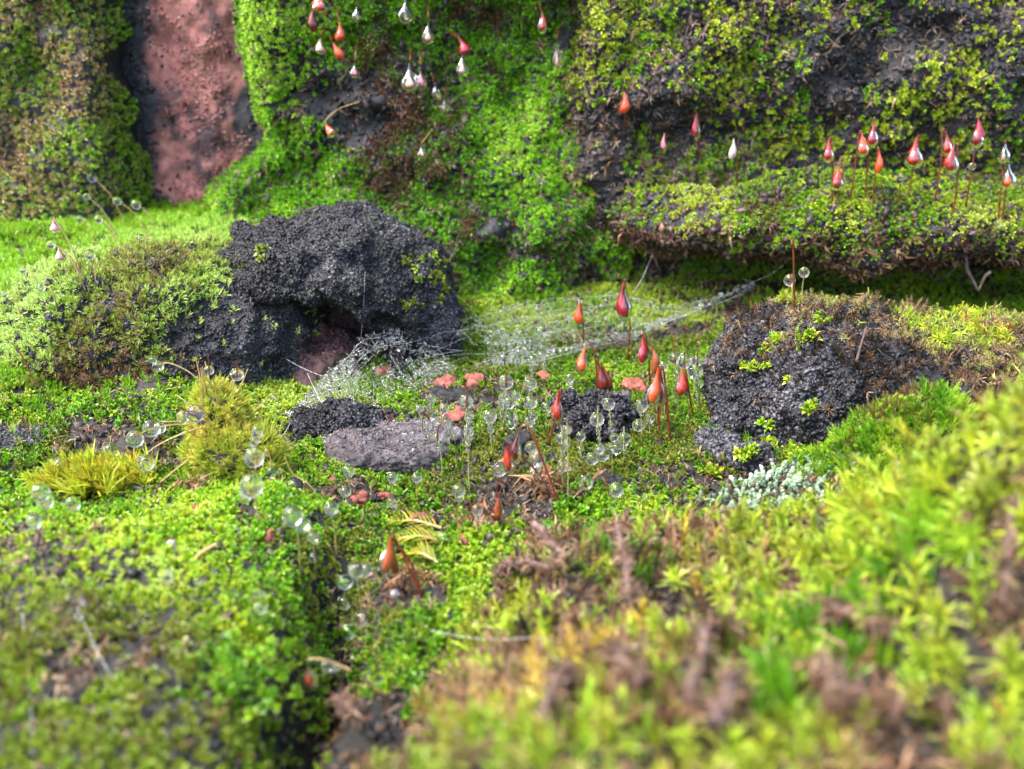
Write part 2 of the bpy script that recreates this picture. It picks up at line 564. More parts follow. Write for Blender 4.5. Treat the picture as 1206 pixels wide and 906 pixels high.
def crumbs(k):
    out = []
    q = np.array([[-1, -1, -1], [1, -1, -1], [1, 1, -1], [-1, 1, -1], [-1, -1, 1], [1, -1, 1], [1, 1, 1], [-1, 1, 1]]) * 0.42
    f = np.array([[0, 3, 2, 1], [4, 5, 6, 7], [0, 1, 5, 4], [1, 2, 6, 5], [2, 3, 7, 6], [3, 0, 4, 7]])
    for i in range(k):
        r = np.random.default_rng(500 + i)
        out.append((q * r.uniform(0.4, 1.3, (1, 3)) + r.normal(0, 0.22, (8, 3)), f, np.zeros(8, int), 1))
    return out


SP['crumb'] = crumbs(8)


def sample(keys, density, margin=140, far=14.0):
    """random points, with normals, over the parts of the surfaces near the view"""
    PP, NN = [], []
    for k in keys:
        V, T = SURF[k]['V'], SURF[k]['T']
        A, B, C = V[T[:, 0]], V[T[:, 1]], V[T[:, 2]]
        cen = (A + B + C) / 3
        px, py, d = project(cen)
        ok = (px > -margin) & (px < 1206 + margin) & (py > -margin) & (py < 906 + margin) & (d > 0.6) & (d < far)
        cr = np.cross(B - A, C - A)
        ar = np.linalg.norm(cr, axis=1) * 0.5
        ok &= ar > 1e-9
        A, B, C, cr, ar = A[ok], B[ok], C[ok], cr[ok], ar[ok]
        nrm = cr / (ar[:, None] * 2)
        # point the normals to the open side
        n = int(ar.sum() * density)
        idx = rng.choice(len(ar), n, p=ar / ar.sum())
        u, v = rng.random(n), rng.random(n)
        fl = u + v > 1
        u[fl], v[fl] = 1 - u[fl], 1 - v[fl]
        P = A[idx] + (B[idx] - A[idx]) * u[:, None] + (C[idx] - A[idx]) * v[:, None]
        N = nrm[idx]
        if k.startswith('wall'):
            N = np.where(N[:, 1:2] > 0, -N, N)
        elif k == 'ground':
            N = np.where(N[:, 2:3] < 0, -N, N)
        PP.append(P)
        NN.append(N)
    return np.concatenate(PP), np.concatenate(NN)


def place(species, P, N, size, colour, up=0.35, jit=0.25, leafvar=0.18, sink=0.1):
    """turn points into one big leaf mesh; size and colour are arrays per point"""
    n = len(P)
    A = N * (1 - up) + np.array([0, 0, 1.0]) * up + rng.normal(0, jit, (n, 3))
    A /= np.linalg.norm(A, axis=1, keepdims=True)
    ref = np.where(np.abs(A[:, 2:3]) > 0.9, np.array([1.0, 0, 0]), np.array([0, 0, 1.0]))
    X = np.cross(ref, A)
    X /= np.linalg.norm(X, axis=1, keepdims=True)
    Y = np.cross(A, X)
    th = rng.random(n) * 2 * PI
    X2 = X * np.cos(th)[:, None] + Y * np.sin(th)[:, None]
    Y2 = np.cross(A, X2)
    var = rng.integers(0, len(SP[species]), n)
    Vs, Fs, Cs, off = [], [], [], 0
    for k, (tv, tf, lid, nl) in enumerate(SP[species]):
        s = np.nonzero(var == k)[0]
        if len(s) == 0:
            continue
        m = len(s)
        hz = (0.8 + 0.5 * rng.random(m))[:, None]
        W = (tv[None, :, 0, None] * X2[s][:, None] + tv[None, :, 1, None] * Y2[s][:, None] + (tv[None, :, 2] * hz)[:, :, None] * A[s][:, None])
        W = W * size[s][:, None, None] + (P[s] - A[s] * size[s][:, None] * sink)[:, None]
        lv = 1 + rng.normal(0, leafvar, (m, nl))
        hue = rng.normal(0, leafvar * 0.35, (m, nl))
        c = colour[s][:, None, :] * np.clip(lv, 0.4, 1.7)[:, :, None]
        c = c * np.stack([1 + hue, np.ones_like(hue), 1 - hue], -1)
        Vs.append(W.reshape(-1, 3))
        Fs.append((tf[None] + (np.arange(m) * len(tv))[:, None, None] + off).reshape(-1, 4))
        Cs.append(np.clip(c[:, lid], 0.001, 0.95).reshape(-1, 3))
        off += m * len(tv)
    return np.concatenate(Vs), np.concatenate(Fs), np.concatenate(Cs)


def join(parts):
    V, F, C, o = [], [], [], 0
    for v, f, c in parts:
        V.append(v)
        F.append(f + o)
        C.append(c)
        o += len(v)
    return np.concatenate(V), np.concatenate(F), np.concatenate(C)


def mixc(t, *cols):
    """blend a list of colours by t in 0..1"""
    cols = np.array(cols)
    t = np.clip(t, 0, 0.9999) * (len(cols) - 1)
    i = t.astype(int)
    f = (t - i)[:, None]
    return cols[i] * (1 - f) + cols[i + 1] * f


LIME, YEL, OLIVE, DEEP = (0.23, 0.38, 0.015), (0.36, 0.42, 0.025), (0.17, 0.20, 0.02), (0.055, 0.13, 0.007)
GOLD, BROWN, TAN, DARK = (0.42, 0.30, 0.03), (0.12, 0.062, 0.03), (0.30, 0.20, 0.11), (0.018, 0.014, 0.009)
RUST, SILVER, FRESH = (0.36, 0.14, 0.035), (0.42, 0.56, 0.40), (0.12, 0.31, 0.010)

leafcount = 0


def carpet(name, label, cat, parts, mat='leaf'):
    global leafcount
    V, F, C = join(parts)
    leafcount += len(F) // 2
    c = np.array([V[:, 0].mean(), V[:, 1].mean(), V[:, 2].min()])
    me = mesh_np(name, V - c, F, tint=C, mat=M[mat])
    return tag(link(name, me, loc=[float(x) for x in c]), label, cat, kind='stuff')


def cov(P, freq, lo, hi, s, stretch=(1, 1, 1)):
    return sst(lo, hi, fbm(P * np.array(stretch), freq, 4, s))


def keep(w):
    return rng.random(len(w)) < w


def near(P, spots):
    """how much a point lies in any of a list of (centre, radius, strength)"""
    w = np.zeros(len(P))
    for c, r, s in spots:
        q = np.sqrt(((P - c) ** 2).sum(1)) / r
        w = np.maximum(w, s * sst(1.15, 0.7, q))
    return w


def spots(keys, lst):
    out = []
    for px, py, r, s in lst:
        h = hit(px, py, keys)
        if h is not None:
            out.append((h[0], r * h[2] / FPX, s))
    return out


def rs(n, a, b):
    return a + (b - a) * rng.random(n)


def crust(name, key, density, cols, smin, smax, w=None):
    """grains and crumbs stuck all over a rock: a part of that rock"""
    P, N = sample([key], density)
    if w is not None:
        k = keep(np.clip(w(P, N), 0, 1))
        P, N = P[k], N[k]
    t = np.clip(0.5 + 0.5 * fbm(P, 2.0, 3, 401) + rng.normal(0, 0.18, len(P)), 0, 1)
    c = mixc(t, *cols)
    s = smin + (smax - smin) * rng.random(len(P)) ** 2
    V, F, C = place('crumb', P, N, s, c, 0.0, 0.5, 0.25, -0.1)
    rock = OBJ[key]
    b = np.array(rock.location)
    me = mesh_np(name, V - b, F, tint=C, mat=M['grain'])
    tag(link(name, me, rock), kind='stuff')
    return me


# region tests on the ground
def right_mound(P):
    d = P[:, 0] - (-0.72 + (P[:, 1] - 2.8) * 0.34)
    return sst(-0.12, 0.12, d + 0.15 * fbm(P, 1.5, 3, 201)) * sst(5.45, 5.0, P[:, 1] - 0.25 * fbm(P, 1.2, 3, 202))


def left_slope(P):
    return sst(-2.3, -2.9, P[:, 0]) * sst(6.6, 7.4, P[:, 1])


# 1 mid-ground and left-mound carpet of plump rosettes
bare = spots(['ground'], [(455, 522, 62, 1), (400, 500, 70, 0.85), (330, 520, 40, 0.6), (290, 610, 22, 0.9), (330, 640, 12, 0.7), (345, 585, 14, 0.5), (460, 585, 28, 0.5), (505, 615, 34, 0.8),
                          (540, 505, 26, 0.8), (785, 560, 28, 0.7), (830, 560, 35, 0.8), (870, 590, 50, 0.9), (930, 590, 60, 0.9), (720, 570, 20, 0.8), (620, 545, 22, 0.6), (455, 690, 22, 0.7), (395, 700, 12, 0.6)])
P, N = sample(['ground'], 900)
w = (1 - right_mound(P)) * (1 - left_slope(P) * 0.9) * (1 - near(P, bare) * 0.95)
gap = sst(-0.75, -0.2, fbm(P, 1.7, 4, 210) + 0.25 * fbm(P, 6, 2, 211))
w *= gap
xc = -0.86 - 0.05 * (P[:, 1] - 2.8) + 0.05 * np.sin(P[:, 1] * 5)
w *= 1 - 0.96 * np.exp(-((P[:, 0] - xc) / 0.15) ** 2) * sst(5.2, 4.5, P[:, 1])
lower = sst(4.6, 3.7, P[:, 1] - 0.3 * P[:, 0] * 0) * sst(-0.8, -1.2, P[:, 0])      # the older lower part of the left mound
w *= 1 - 0.6 * lower * sst(0.35, -0.25, fbm(P, 2.4, 3, 212))
k = keep(w)
P, N, lower = P[k], N[k], lower[k]
t = np.clip(0.48 + 0.6 * fbm(P, 1.1, 3, 213) + rng.normal(0, 0.16, len(P)), 0, 1)
c = mixc(t, OLIVE, DEEP, FRESH, LIME, LIME, YEL, (0.36, 0.5, 0.08))
c2 = mixc(np.clip(0.5 + 0.6 * fbm(P, 1.6, 3, 214) + rng.normal(0, 0.15, len(P)), 0, 1), BROWN, OLIVE, OLIVE, LIME, YEL)
c = c * (1.0 + 0.28 * sst(6.4, 5.4, P[:, 1]) * sst(-0.5, -0.9, P[:, 0]))[:, None]
c = c * (1 - lower[:, None] * 0.85) + c2 * lower[:, None] * 0.85
size = rs(len(P), 0.048, 0.092) * (1 + 0.25 * fbm(P, 2.5, 2, 215))
needly = keep(0.12 + 0.65 * lower * sst(-0.1, 0.3, fbm(P, 1.3, 3, 216)))
parts = [place('rosette', P[~needly], N[~needly], size[~needly], c[~needly], 0.5, 0.3),
         place('fuzz', P[needly], N[needly], size[needly] * 1.15, c[needly], 0.6, 0.3)]
carpet('moss_carpet', 'bright lime green moss carpet over the hollow floor and near left mound', 'moss', parts)

# brown litter and dead shoots in its gaps
P, N = sample(['ground'], 220)
w = (1 - left_slope(P)) * sst(0.05, -0.5, fbm(P, 1.7, 4, 210)) * 0.8 + 0.5 * near(P, bare) + 0.12
w *= (1 - right_mound(P))
w *= 1 - 0.8 * near(P, bare[:2])
k = keep(np.clip(w, 0, 1))
P, N = P[k], N[k]
c = mixc(rng.random(len(P)), DARK, BROWN, BROWN, (0.22, 0.16, 0.10), TAN)
carpet('moss_litter', 'brown dead moss litter in the gaps of the lime green carpet', 'moss litter', [place('litter', P, N, rs(len(P), 0.045, 0.10), c, 0.3, 0.5)], 'leafdull')

# soil crumbs everywhere between the shoots
P, N = sample(['ground'], 520, margin=60, far=11)
k = keep((1 - left_slope(P)) * np.clip(0.30 + 0.7 * near(P, bare) + 0.5 * sst(0.1, -0.5, fbm(P, 1.7, 4, 210)), 0, 1))
P, N = P[k], N[k]
c = mixc(np.clip(rng.normal(0.4, 0.25, len(P)), 0, 1), (0.004, 0.004, 0.004), (0.016, 0.013, 0.009), (0.04, 0.03, 0.022), (0.09, 0.07, 0.055))
carpet('soil_crumbs', 'dark crumbs of soil and grit between the moss shoots', 'soil', [place('crumb', P, N, 0.012 + 0.045 * rng.random(len(P)) ** 2, c, 0.0, 0.5, 0.25, -0.1)], 'grain')
P, N = sample(['ground'], 300, far=9)
k = keep(right_mound(P) * (0.6 - 0.4 * sst(1.1, 1.7, P[:, 0])))
P, N = P[k], N[k]
c = mixc(rng.random(len(P)), (0.015, 0.01, 0.007), DARK, BROWN, (0.20, 0.11, 0.06), (0.28, 0.17, 0.10))
carpet('moss_litter', 'dark brown dead moss under the star moss of the near right mound', 'moss litter', [place('litter', P, N, rs(len(P), 0.07, 0.15), c, 0.3, 0.5)], 'leafdull')

# 2 left slope: short bright fuzz
P, N = sample(['ground'], 800)
w = left_slope(P) * (1 - 0.8 * sst(0.05, 0.5, fbm(P, 1.0, 4, 220)) * sst(9.0, 8.2, P[:, 1]))
k = keep(w)
P, N = P[k], N[k]
t = np.clip(0.55 + 0.5 * fbm(P, 1.0, 3, 221) + rng.normal(0, 0.12, len(P)), 0, 1)
c = mixc(t, OLIVE, FRESH, LIME, (0.26, 0.50, 0.03), (0.42, 0.58, 0.12))
carpet('moss_slope', 'short bright yellow green moss fuzz on the slope at far left', 'moss', [place('fuzz', P, N, rs(len(P), 0.07, 0.13), c, 0.6, 0.25)])

# 3 shoulder rock: moss with brown bits
P, N = sample(['shoulder', 'edge'], 900)
dk = near(P, spots(['shoulder'], [(215, 465, 42, 1), (140, 500, 40, 0.75), (240, 400, 45, 0.9), (215, 505, 40, 1)]))
w = sst(-1.5, -0.75, fbm(P, 1.6, 4, 230) + 0.15) * (1 - 0.93 * dk)
w *= np.where(P[:, 1] < 6.75, 0.12, 1) * (0.04 + 0.96 * sst(-2.35, -2.75, P[:, 0] + 0.2 * fbm(P, 2, 3, 232)))
k = keep(w * 0.95)
P, N, dk = P[k], N[k], dk[k]
t = np.clip(0.55 + 0.55 * fbm(P, 1.3, 3, 231) + rng.normal(0, 0.16, len(P)) - 0.35 * dk + 0.25 * sst(-3.3, -4.0, P[:, 0]), 0, 1)
c = mixc(t, BROWN, TAN, OLIVE, (0.34, 0.38, 0.09), (0.30, 0.46, 0.05), (0.44, 0.58, 0.16))
carpet('moss_patch', 'yellow green and brown moss creeping over the low rock at left', 'moss', [place('fuzz', P, N, rs(len(P), 0.06, 0.115), c, 0.4, 0.3)])

# 4 dome rock: pale tiny shoots painting a grey sheen on its top, few bright rosettes by its foot at right
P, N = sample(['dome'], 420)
sp = spots(['dome'], [(510, 320, 34, 0.8), (480, 360, 18, 0.5), (440, 375, 14, 0.35), (300, 300, 26, 0.25), (500, 290, 20, 0.4), (215, 330, 26, 0.5)])
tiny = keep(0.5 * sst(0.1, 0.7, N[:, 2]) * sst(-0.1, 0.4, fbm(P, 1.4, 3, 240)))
big = keep(near(P, sp) * 0.3)
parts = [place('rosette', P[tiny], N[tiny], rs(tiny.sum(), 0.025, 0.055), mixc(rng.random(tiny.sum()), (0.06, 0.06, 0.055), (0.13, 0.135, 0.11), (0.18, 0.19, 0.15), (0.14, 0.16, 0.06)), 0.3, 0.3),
         place('rosette', P[big], N[big], rs(big.sum(), 0.08, 0.14), mixc(rng.random(big.sum()), DEEP, OLIVE, LIME), 0.3, 0.3)]
carpet('sheen_and_moss', 'pale specks painting a grey sheen, and sparse moss rosettes, on the dark domed rock', 'moss', parts)

# 5 left wall
P, N = sample(['wall_left'], 420)
f = fbm(P, 0.75, 4, 250) + 0.22 * (P[:, 0] + 5.2) - 0.20 * (P[:, 2] - 1.6)
w = sst(-1.1, -0.6, f + 0.3 * fbm(P, 3, 2, 251))
k = keep(w * 0.95)
P, N, f = P[k], N[k], f[k]
t = np.clip(0.42 + 0.45 * f + rng.normal(0, 0.12, len(P)), 0, 1)
c = mixc(t, BROWN, TAN, (0.24, 0.27, 0.05), (0.19, 0.38, 0.02), (0.32, 0.50, 0.04)) * 1.1
carpet('wall_moss', 'brown to green blurry moss on the wall at far left', 'moss', [place('rosette', P, N, rs(len(P), 0.06, 0.12), c, 0.3, 0.3)])

# 6 middle wall: deep cover, with a bright rim beside the red face
P, N = sample(['wall_mid'], 850)
f = fbm(P, 1.0, 4, 260) + 0.3 * fbm(P, 3.4, 3, 261)
rim = sst(-2.0, -2.75, P[:, 0] + 0.7 * sst(1.75, 1.0, P[:, 2]))
w = np.maximum(sst(-0.7, -0.1, f), rim * 0.85)
k = keep(w)
P, N, f, rim = P[k], N[k], f[k], rim[k]
t = np.clip(0.38 + 0.65 * fbm(P, 1.4, 3, 262) + 0.4 * rim + rng.normal(0, 0.12, len(P)), 0, 1)
c = mixc(t, BROWN, DEEP, FRESH, (0.16, 0.40, 0.012), (0.26, 0.50, 0.02), (0.36, 0.58, 0.05))
carpet('wall_moss', 'thick bright green moss hanging over the bulging middle wall', 'moss', [place('rosette', P, N, rs(len(P), 0.055, 0.105), c, 0.3, 0.3)])
P, N = sample(['wall_mid', 'wall_right'], 160)
k = keep(np.where(P[:, 0] < 0.5, 0.30, sst(2.2, 0.5, np.abs(P[:, 0] - 1.3)) * 0.6 + 0.30))
P, N = P[k], N[k]
carpet('moss_litter', 'brown and grey dead moss shreds hanging on the back walls', 'moss litter',
       [place('litter', P, N, rs(len(P), 0.05, 0.14), mixc(rng.random(len(P)), DARK, BROWN, (0.20, 0.15, 0.13), TAN), -0.2, 0.5)], 'leafdull')

# 7 right wall: bright rosettes dotted over dark rock
P, N = sample(['wall_right'], 560)
f = fbm(P, 1.15, 4, 270)
cl = sst(0.55, 0.25, worley(P, 2.6, 271)) * sst(0.62, 0.42, worley(P, 6.0, 272))
low = sst(0.95, 0.55, P[:, 2])
gul = sst(0.8, 0.35, np.abs(P[:, 0] - 0.75))
w = (0.24 + 0.8 * cl) * sst(-0.7, -0.1, f) * (1 - 0.5 * gul) + 0.85 * low * sst(-0.5, 0.0, f)
w += 0.7 * near(P, spots(['wall_right'], [(740, 40, 60, 1), (690, 80, 45, 0.8), (790, 250, 60, 0.9), (830, 215, 40, 0.7), (760, 175, 30, 0.7), (860, 60, 50, 0.6), (1120, 90, 40, 0.5), (900, 170, 30, 0.4), (1040, 130, 30, 0.5)]))
k = keep(np.clip(w, 0, 1))
P, N = P[k], N[k]
low = low[k]
t = np.clip(0.55 + 0.5 * fbm(P, 1.3, 3, 273) + rng.normal(0, 0.2, len(P)), 0, 1)
c = mixc(t, OLIVE, FRESH, LIME, YEL, (0.42, 0.5, 0.04))
c = c * (1 - 0.4 * low[:, None]) + np.array(FRESH) * 0.4 * low[:, None]
carpet('wall_moss', 'small bright moss rosettes dotted over the dark right wall', 'moss', [place('rosette', P, N, rs(len(P), 0.055, 0.115), c, 0.25, 0.3)])

# 8 ledge top
P, N = sample(['ledge'], 900)
w = sst(-0.55, 0.0, N[:, 2] + 0.25 * fbm(P, 2, 3, 280)) * (0.35 + 0.65 * sst(-0.45, 0.05, fbm(P, 2.0, 4, 281)))
w *= 0.35 + 0.65 * sst(1.5, 2.2, P[:, 0])
under = (N[:, 2] < -0.1)
k = keep(np.clip(w, 0, 1))
ku = under & keep(np.full(len(P), 0.20))
P1, N1 = P[k], N[k]
t = np.clip(0.55 + 0.5 * fbm(P1, 1.6, 3, 282) + rng.normal(0, 0.15, len(P1)), 0, 1)
c = mixc(t, BROWN, OLIVE, FRESH, LIME, YEL, (0.42, 0.52, 0.08))
parts = [place('rosette', P1, N1, rs(len(P1), 0.05, 0.095), c, 0.55, 0.3)]
carpet('ledge_moss', 'fresh yellow green moss along the top of the rock ledge', 'moss', parts)
P2, N2 = P[ku], N[ku]
carpet('moss_litter', 'reddish brown dead moss fringe under the edge of the rock ledge', 'moss litter',
       [place('litter', P2, N2, rs(len(P2), 0.07, 0.15), mixc(rng.random(len(P2)), DARK, (0.14, 0.06, 0.05), BROWN, TAN), 0.1, 0.5)], 'leafdull')

# 9 right crusted rock: brown moss cap on top and right, gold tufts at far right
P, N = sample(['rrock'], 800)
facing = sst(2.75, 2.3, P[:, 0])                     # the bare black left face
topw = sst(0.55, 0.85, N[:, 2]) * sst(0.35, 0.75, P[:, 2])
w = topw * (0.6 + 0.4 * sst(-0.3, 0.2, fbm(P, 2.2, 3, 290))) + (1 - facing) * 0.95 * sst(-0.65, -0.05, fbm(P, 1.7, 4, 291)) + 0.02
k = keep(np.clip(w, 0, 1))
P, N = P[k], N[k]
t = np.clip(0.36 + 0.6 * fbm(P, 1.8, 3, 292) + rng.normal(0, 0.2, len(P)) + 0.12 * (P[:, 0] - 2.8), 0, 1)
c = mixc(t, DARK, BROWN, (0.26, 0.18, 0.10), (0.24, 0.22, 0.06), LIME, YEL)
q = keep(np.full(len(P), 0.55))
parts = [place('litter', P[q], N[q], rs(q.sum(), 0.045, 0.095), c[q], 0.4, 0.5), place('star', P[~q], N[~q], rs((~q).sum(), 0.045, 0.10), c[~q], 0.5, 0.4)]
carpet('rock_moss', 'tan and brown moss crust with yellow tips on top of the black rock at right', 'moss', parts, 'leafdull')

# 10 green hump before that rock
P, N = sample(['ground'], 1000)
q = np.sqrt(((P[:, 0] - 2.75) / 0.72) ** 2 + ((P[:, 1] - 5.85) / 0.65) ** 2)
k = keep(sst(1.1, 0.75, q + 0.25 * fbm(P, 2.5, 3, 300)))
P, N = P[k], N[k]
c = mixc(np.clip(0.5 + 0.7 * fbm(P, 2, 3, 301) + rng.normal(0, 0.15, len(P)), 0, 1), BROWN, OLIVE, DEEP, FRESH, LIME, (0.3, 0.45, 0.03))
carpet('moss_hump', 'soft bright green needle moss hump in front of the crusted rock at right', 'moss', [place('needle', P, N, rs(len(P), 0.06, 0.12), c, 0.55, 0.38)])

# 11 silver moss patch
h = hit(918, 578, ['ground'])[0]
P, N = sample(['ground'], 520)
q = np.sqrt(((P[:, 0] - h[0]) / 0.47) ** 2 + ((P[:, 1] - h[1]) / 0.36) ** 2)
k = keep(sst(1.1, 0.8, q + 0.3 * fbm(P, 3, 3, 310)) * 0.85)
P, N = P[k], N[k]
c = mixc(np.clip(0.6 + 0.4 * fbm(P, 3, 3, 311) + rng.normal(0, 0.2, len(P)), 0, 1), (0.12, 0.20, 0.08), (0.28, 0.42, 0.22), SILVER, (0.55, 0.68, 0.52))
carpet('silver_moss', 'pale silvery green catkin moss patch at the foot of the crusted rock', 'moss', [place('catkin', P, N, rs(len(P), 0.07, 0.11), c, 0.6, 0.4, 0.12)])

# 12 near right mound: big yellow star shoots, brown old shoots, green needle patches
P, N = sample(['ground'], 270, far=9)
rm = right_mound(P)
green = near(P, spots(['ground'], [(985, 770, 95, 1), (900, 830, 70, 0.8), (745, 670, 45, 1), (690, 640, 40, 0.8), (640, 625, 50, 0.6), (1090, 650, 60, 0.7), (470, 770, 55, 0.7), (540, 690, 45, 0.8)]))
brown = sst(-0.15, 0.35, fbm(P, 1.6, 4, 320)) + near(P, spots(['ground'], [(620, 690, 60, 0.6), (600, 830, 90, 0.6), (850, 860, 70, 0.6), (520, 830, 70, 0.4)]))
k = keep(rm * sst(-0.8, -0.2, fbm(P, 2.6, 3, 325)) * (0.85 - 0.4 * near(P, spots(['ground'], [(1160, 700, 45, 1), (880, 560, 30, 1), (1130, 600, 30, 0.7)]))))
P, N, green, brown = P[k], N[k], green[k], np.clip(brown[k], 0, 1)
u = rng.random(len(P))
isg = u < green * 0.8
isb = (~isg) & (rng.random(len(P)) < (0.17 + brown * 0.62) * (1 - 0.75 * sst(1.1, 1.7, P[:, 0])))
isy = ~(isg | isb)
hs = 1 + 0.6 * sst(1.2, 1.9, P[:, 0]) * sst(5.0, 4.2, P[:, 1])
isy &= (hs < 1.25) | (rng.random(len(P)) < 0.5)
c = mixc(np.clip(0.60 + 0.6 * fbm(P, 2.0, 4, 321) + rng.normal(0, 0.18, len(P)), 0, 1), (0.26, 0.17, 0.04), (0.10, 0.12, 0.015), OLIVE, (0.30, 0.32, 0.03), (0.22, 0.36, 0.02), YEL, (0.33, 0.46, 0.03))
cg = mixc(np.clip(0.5 + 0.5 * fbm(P, 1.5, 3, 322) + rng.normal(0, 0.14, len(P)), 0, 1), DEEP, FRESH, LIME, (0.22, 0.45, 0.02))
cb = mixc(np.clip(0.5 + 0.5 * fbm(P, 2, 3, 323) + rng.normal(0, 0.2, len(P)), 0, 1), DARK, BROWN, (0.17, 0.10, 0.07), (0.22, 0.12, 0.06), TAN, GOLD)
carpet('star_moss', 'large yellow and gold star moss shoots over the near right mound', 'moss', [place('star', P[isy], N[isy], rs(isy.sum(), 0.09, 0.165) * hs[isy], c[isy], 0.45, 0.4)])
P2, N2 = np.repeat(P[isg], 2, 0), np.repeat(N[isg], 2, 0)
P2 = P2 + rng.normal(0, 0.05, P2.shape) * np.array([1, 1, 0.1])
carpet('needle_moss', 'soft vivid green needle moss patches among the star moss on the near mound', 'moss', [place('needle', P2, N2, rs(len(P2), 0.09, 0.16), np.repeat(cg[isg], 2, 0), 0.6, 0.3)])
carpet('moss_litter', 'old brown star moss shoots on the near right mound', 'moss litter', [place('star', P[isb], N[isb], rs(isb.sum(), 0.09, 0.17), cb[isb], 0.3, 0.55)], 'leafdull')

# grain on the bare rock
GR = ((0.002, 0.002, 0.003), (0.006, 0.006, 0.008), (0.014, 0.0135, 0.018), (0.032, 0.031, 0.038), (0.085, 0.082, 0.09))
crust('crust', 'rrock', 4200, GR, 0.008, 0.036, lambda P, N: 1 - 0.75 * sst(2.5, 2.9, P[:, 0]))
crust('crust', 'dome', 4200, GR, 0.008, 0.030, lambda P, N: 1.0 - 0.85 * cavw(P))
crust('crust', 'shoulder', 3000, GR, 0.008, 0.030)
crust('crust', 'wall_red', 1500, ((0.10, 0.045, 0.04), (0.22, 0.085, 0.075), (0.30, 0.11, 0.095), (0.36, 0.15, 0.13), (0.44, 0.25, 0.22)), 0.010, 0.030, lambda P, N: sst(-0.5, 0.3, fbm(P, 2.0, 3, 403)) * sst(-4.3, -3.9, P[:, 0]) * sst(-2.95, -3.25, P[:, 0]))
crust('crust', 'wall_red', 700, GR, 0.012, 0.05, lambda P, N: 1 - 0.97 * sst(-4.35, -4.1, P[:, 0]) * sst(-2.95, -3.15, P[:, 0]))
crust('crust', 'wall_right', 900, ((0.002, 0.002, 0.003), (0.006, 0.0055, 0.007), (0.014, 0.012, 0.012), (0.03, 0.025, 0.022), (0.06, 0.05, 0.045)), 0.012, 0.055)
for i_ in range(4):
    crust('crust', 'rub%d' % i_, 4500, GR, 0.008, 0.034)
crust('crust', 'edge', 3500, ((0.01, 0.009, 0.011), (0.03, 0.027, 0.033), (0.07, 0.063, 0.075), (0.12, 0.11, 0.125)), 0.008, 0.028)
crust('crust', 'inner', 2500, ((0.012, 0.006, 0.006), (0.05, 0.022, 0.021), (0.09, 0.042, 0.04), (0.15, 0.08, 0.075)), 0.008, 0.035, lambda P, N: sst(-0.4, 0.4, fbm(P, 3, 3, 404)))
crust('crust', 'wall_mid', 300, ((0.002, 0.002, 0.003), (0.010, 0.009, 0.008), (0.03, 0.025, 0.02)), 0.02, 0.07)
crust('crust', 'ledge', 500, ((0.003, 0.002, 0.002), (0.015, 0.010, 0.009), (0.06, 0.036, 0.03), (0.09, 0.06, 0.05)), 0.015, 0.07)
print('LEAVES', leafcount)
# ------------------------------------------------------------------ stalks, capsules, drops
def tube(path, radii, sides=6):
    path = np.asarray(path, float)
    n = len(path)
    radii = np.broadcast_to(radii, (n,))
    tan = np.gradient(path, axis=0)
    tan /= np.linalg.norm(tan, axis=1, keepdims=True) + 1e-9
    ref = np.array([0.31, 0.9, 0.27])
    a = np.cross(tan, ref)
    a /= np.linalg.norm(a, axis=1, keepdims=True) + 1e-9
    b = np.cross(tan, a)
    th = np.arange(sides) * 2 * PI / sides
    V = (path[:, None] + radii[:, None, None] * (a[:, None] * np.cos(th)[None, :, None] + b[:, None] * np.sin(th)[None, :, None])).reshape(-1, 3)
    i, j = np.meshgrid(np.arange(n - 1), np.arange(sides), indexing='ij')
    p = (i * sides + j).ravel()
    q = (i * sides + (j + 1) % sides).ravel()
    F = np.stack([p, q, q + sides, p + sides], 1)
    return V, F


def smooth_path(pts, n=18):
    """Catmull-Rom through the points"""
    pts = [np.asarray(p, float) for p in pts]
    if len(pts) == 2:
        return np.linspace(pts[0], pts[1], max(4, n // 3))
    q = [2 * pts[0] - pts[1]] + pts + [2 * pts[-1] - pts[-2]]
    out = []
    m = max(3, n // (len(pts) - 1))
    for i in range(1, len(q) - 2):
        for t in np.linspace(0, 1, m, endpoint=(i == len(q) - 3)):
            a, b, c, d = q[i - 1], q[i], q[i + 1], q[i + 2]
            out.append(0.5 * (2 * b + (c - a) * t + (2 * a - 5 * b + 4 * c - d) * t * t + (3 * b - a - 3 * c + d) * t ** 3))
    return np.array(out)


def lathe(prof, p0, p1, sides=20, bend=0.0):
    """prof: (t, r) along the axis from p0 to p1"""
    p0, p1 = np.asarray(p0, float), np.asarray(p1, float)
    ax = p1 - p0
    L = np.linalg.norm(ax)
    ax = ax / L
    ref = np.array([0, 1.0, 0]) if abs(ax[1]) < 0.8 else np.array([1.0, 0, 0])
    a = np.cross(ax, ref)
    a /= np.linalg.norm(a)
    t = np.array([p[0] for p in prof])
    r = np.array([p[1] for p in prof])
    path = p0 + ax * (t * L)[:, None] + a * (bend * L * np.sin(t * PI))[:, None]
    b = np.cross(ax, a)
    th = np.arange(sides) * 2 * PI / sides
    V = (path[:, None] + r[:, None, None] * (a * np.cos(th)[:, None] + b * np.sin(th)[:, None])[None]).reshape(-1, 3)
    n = len(t)
    i, j = np.meshgrid(np.arange(n - 1), np.arange(sides), indexing='ij')
    p = (i * sides + j).ravel()
    q = (i * sides + (j + 1) % sides).ravel()
    return V, np.stack([p, p + sides, q + sides, q], 1)


sv, sf = ICO[3]
DROP = mesh_np('water_drop', sv, sf, mat=M['water'])
sv2, sf2 = ICO[2]
BEAD = mesh_np('water_bead', sv2, sf2, mat=M['water'])


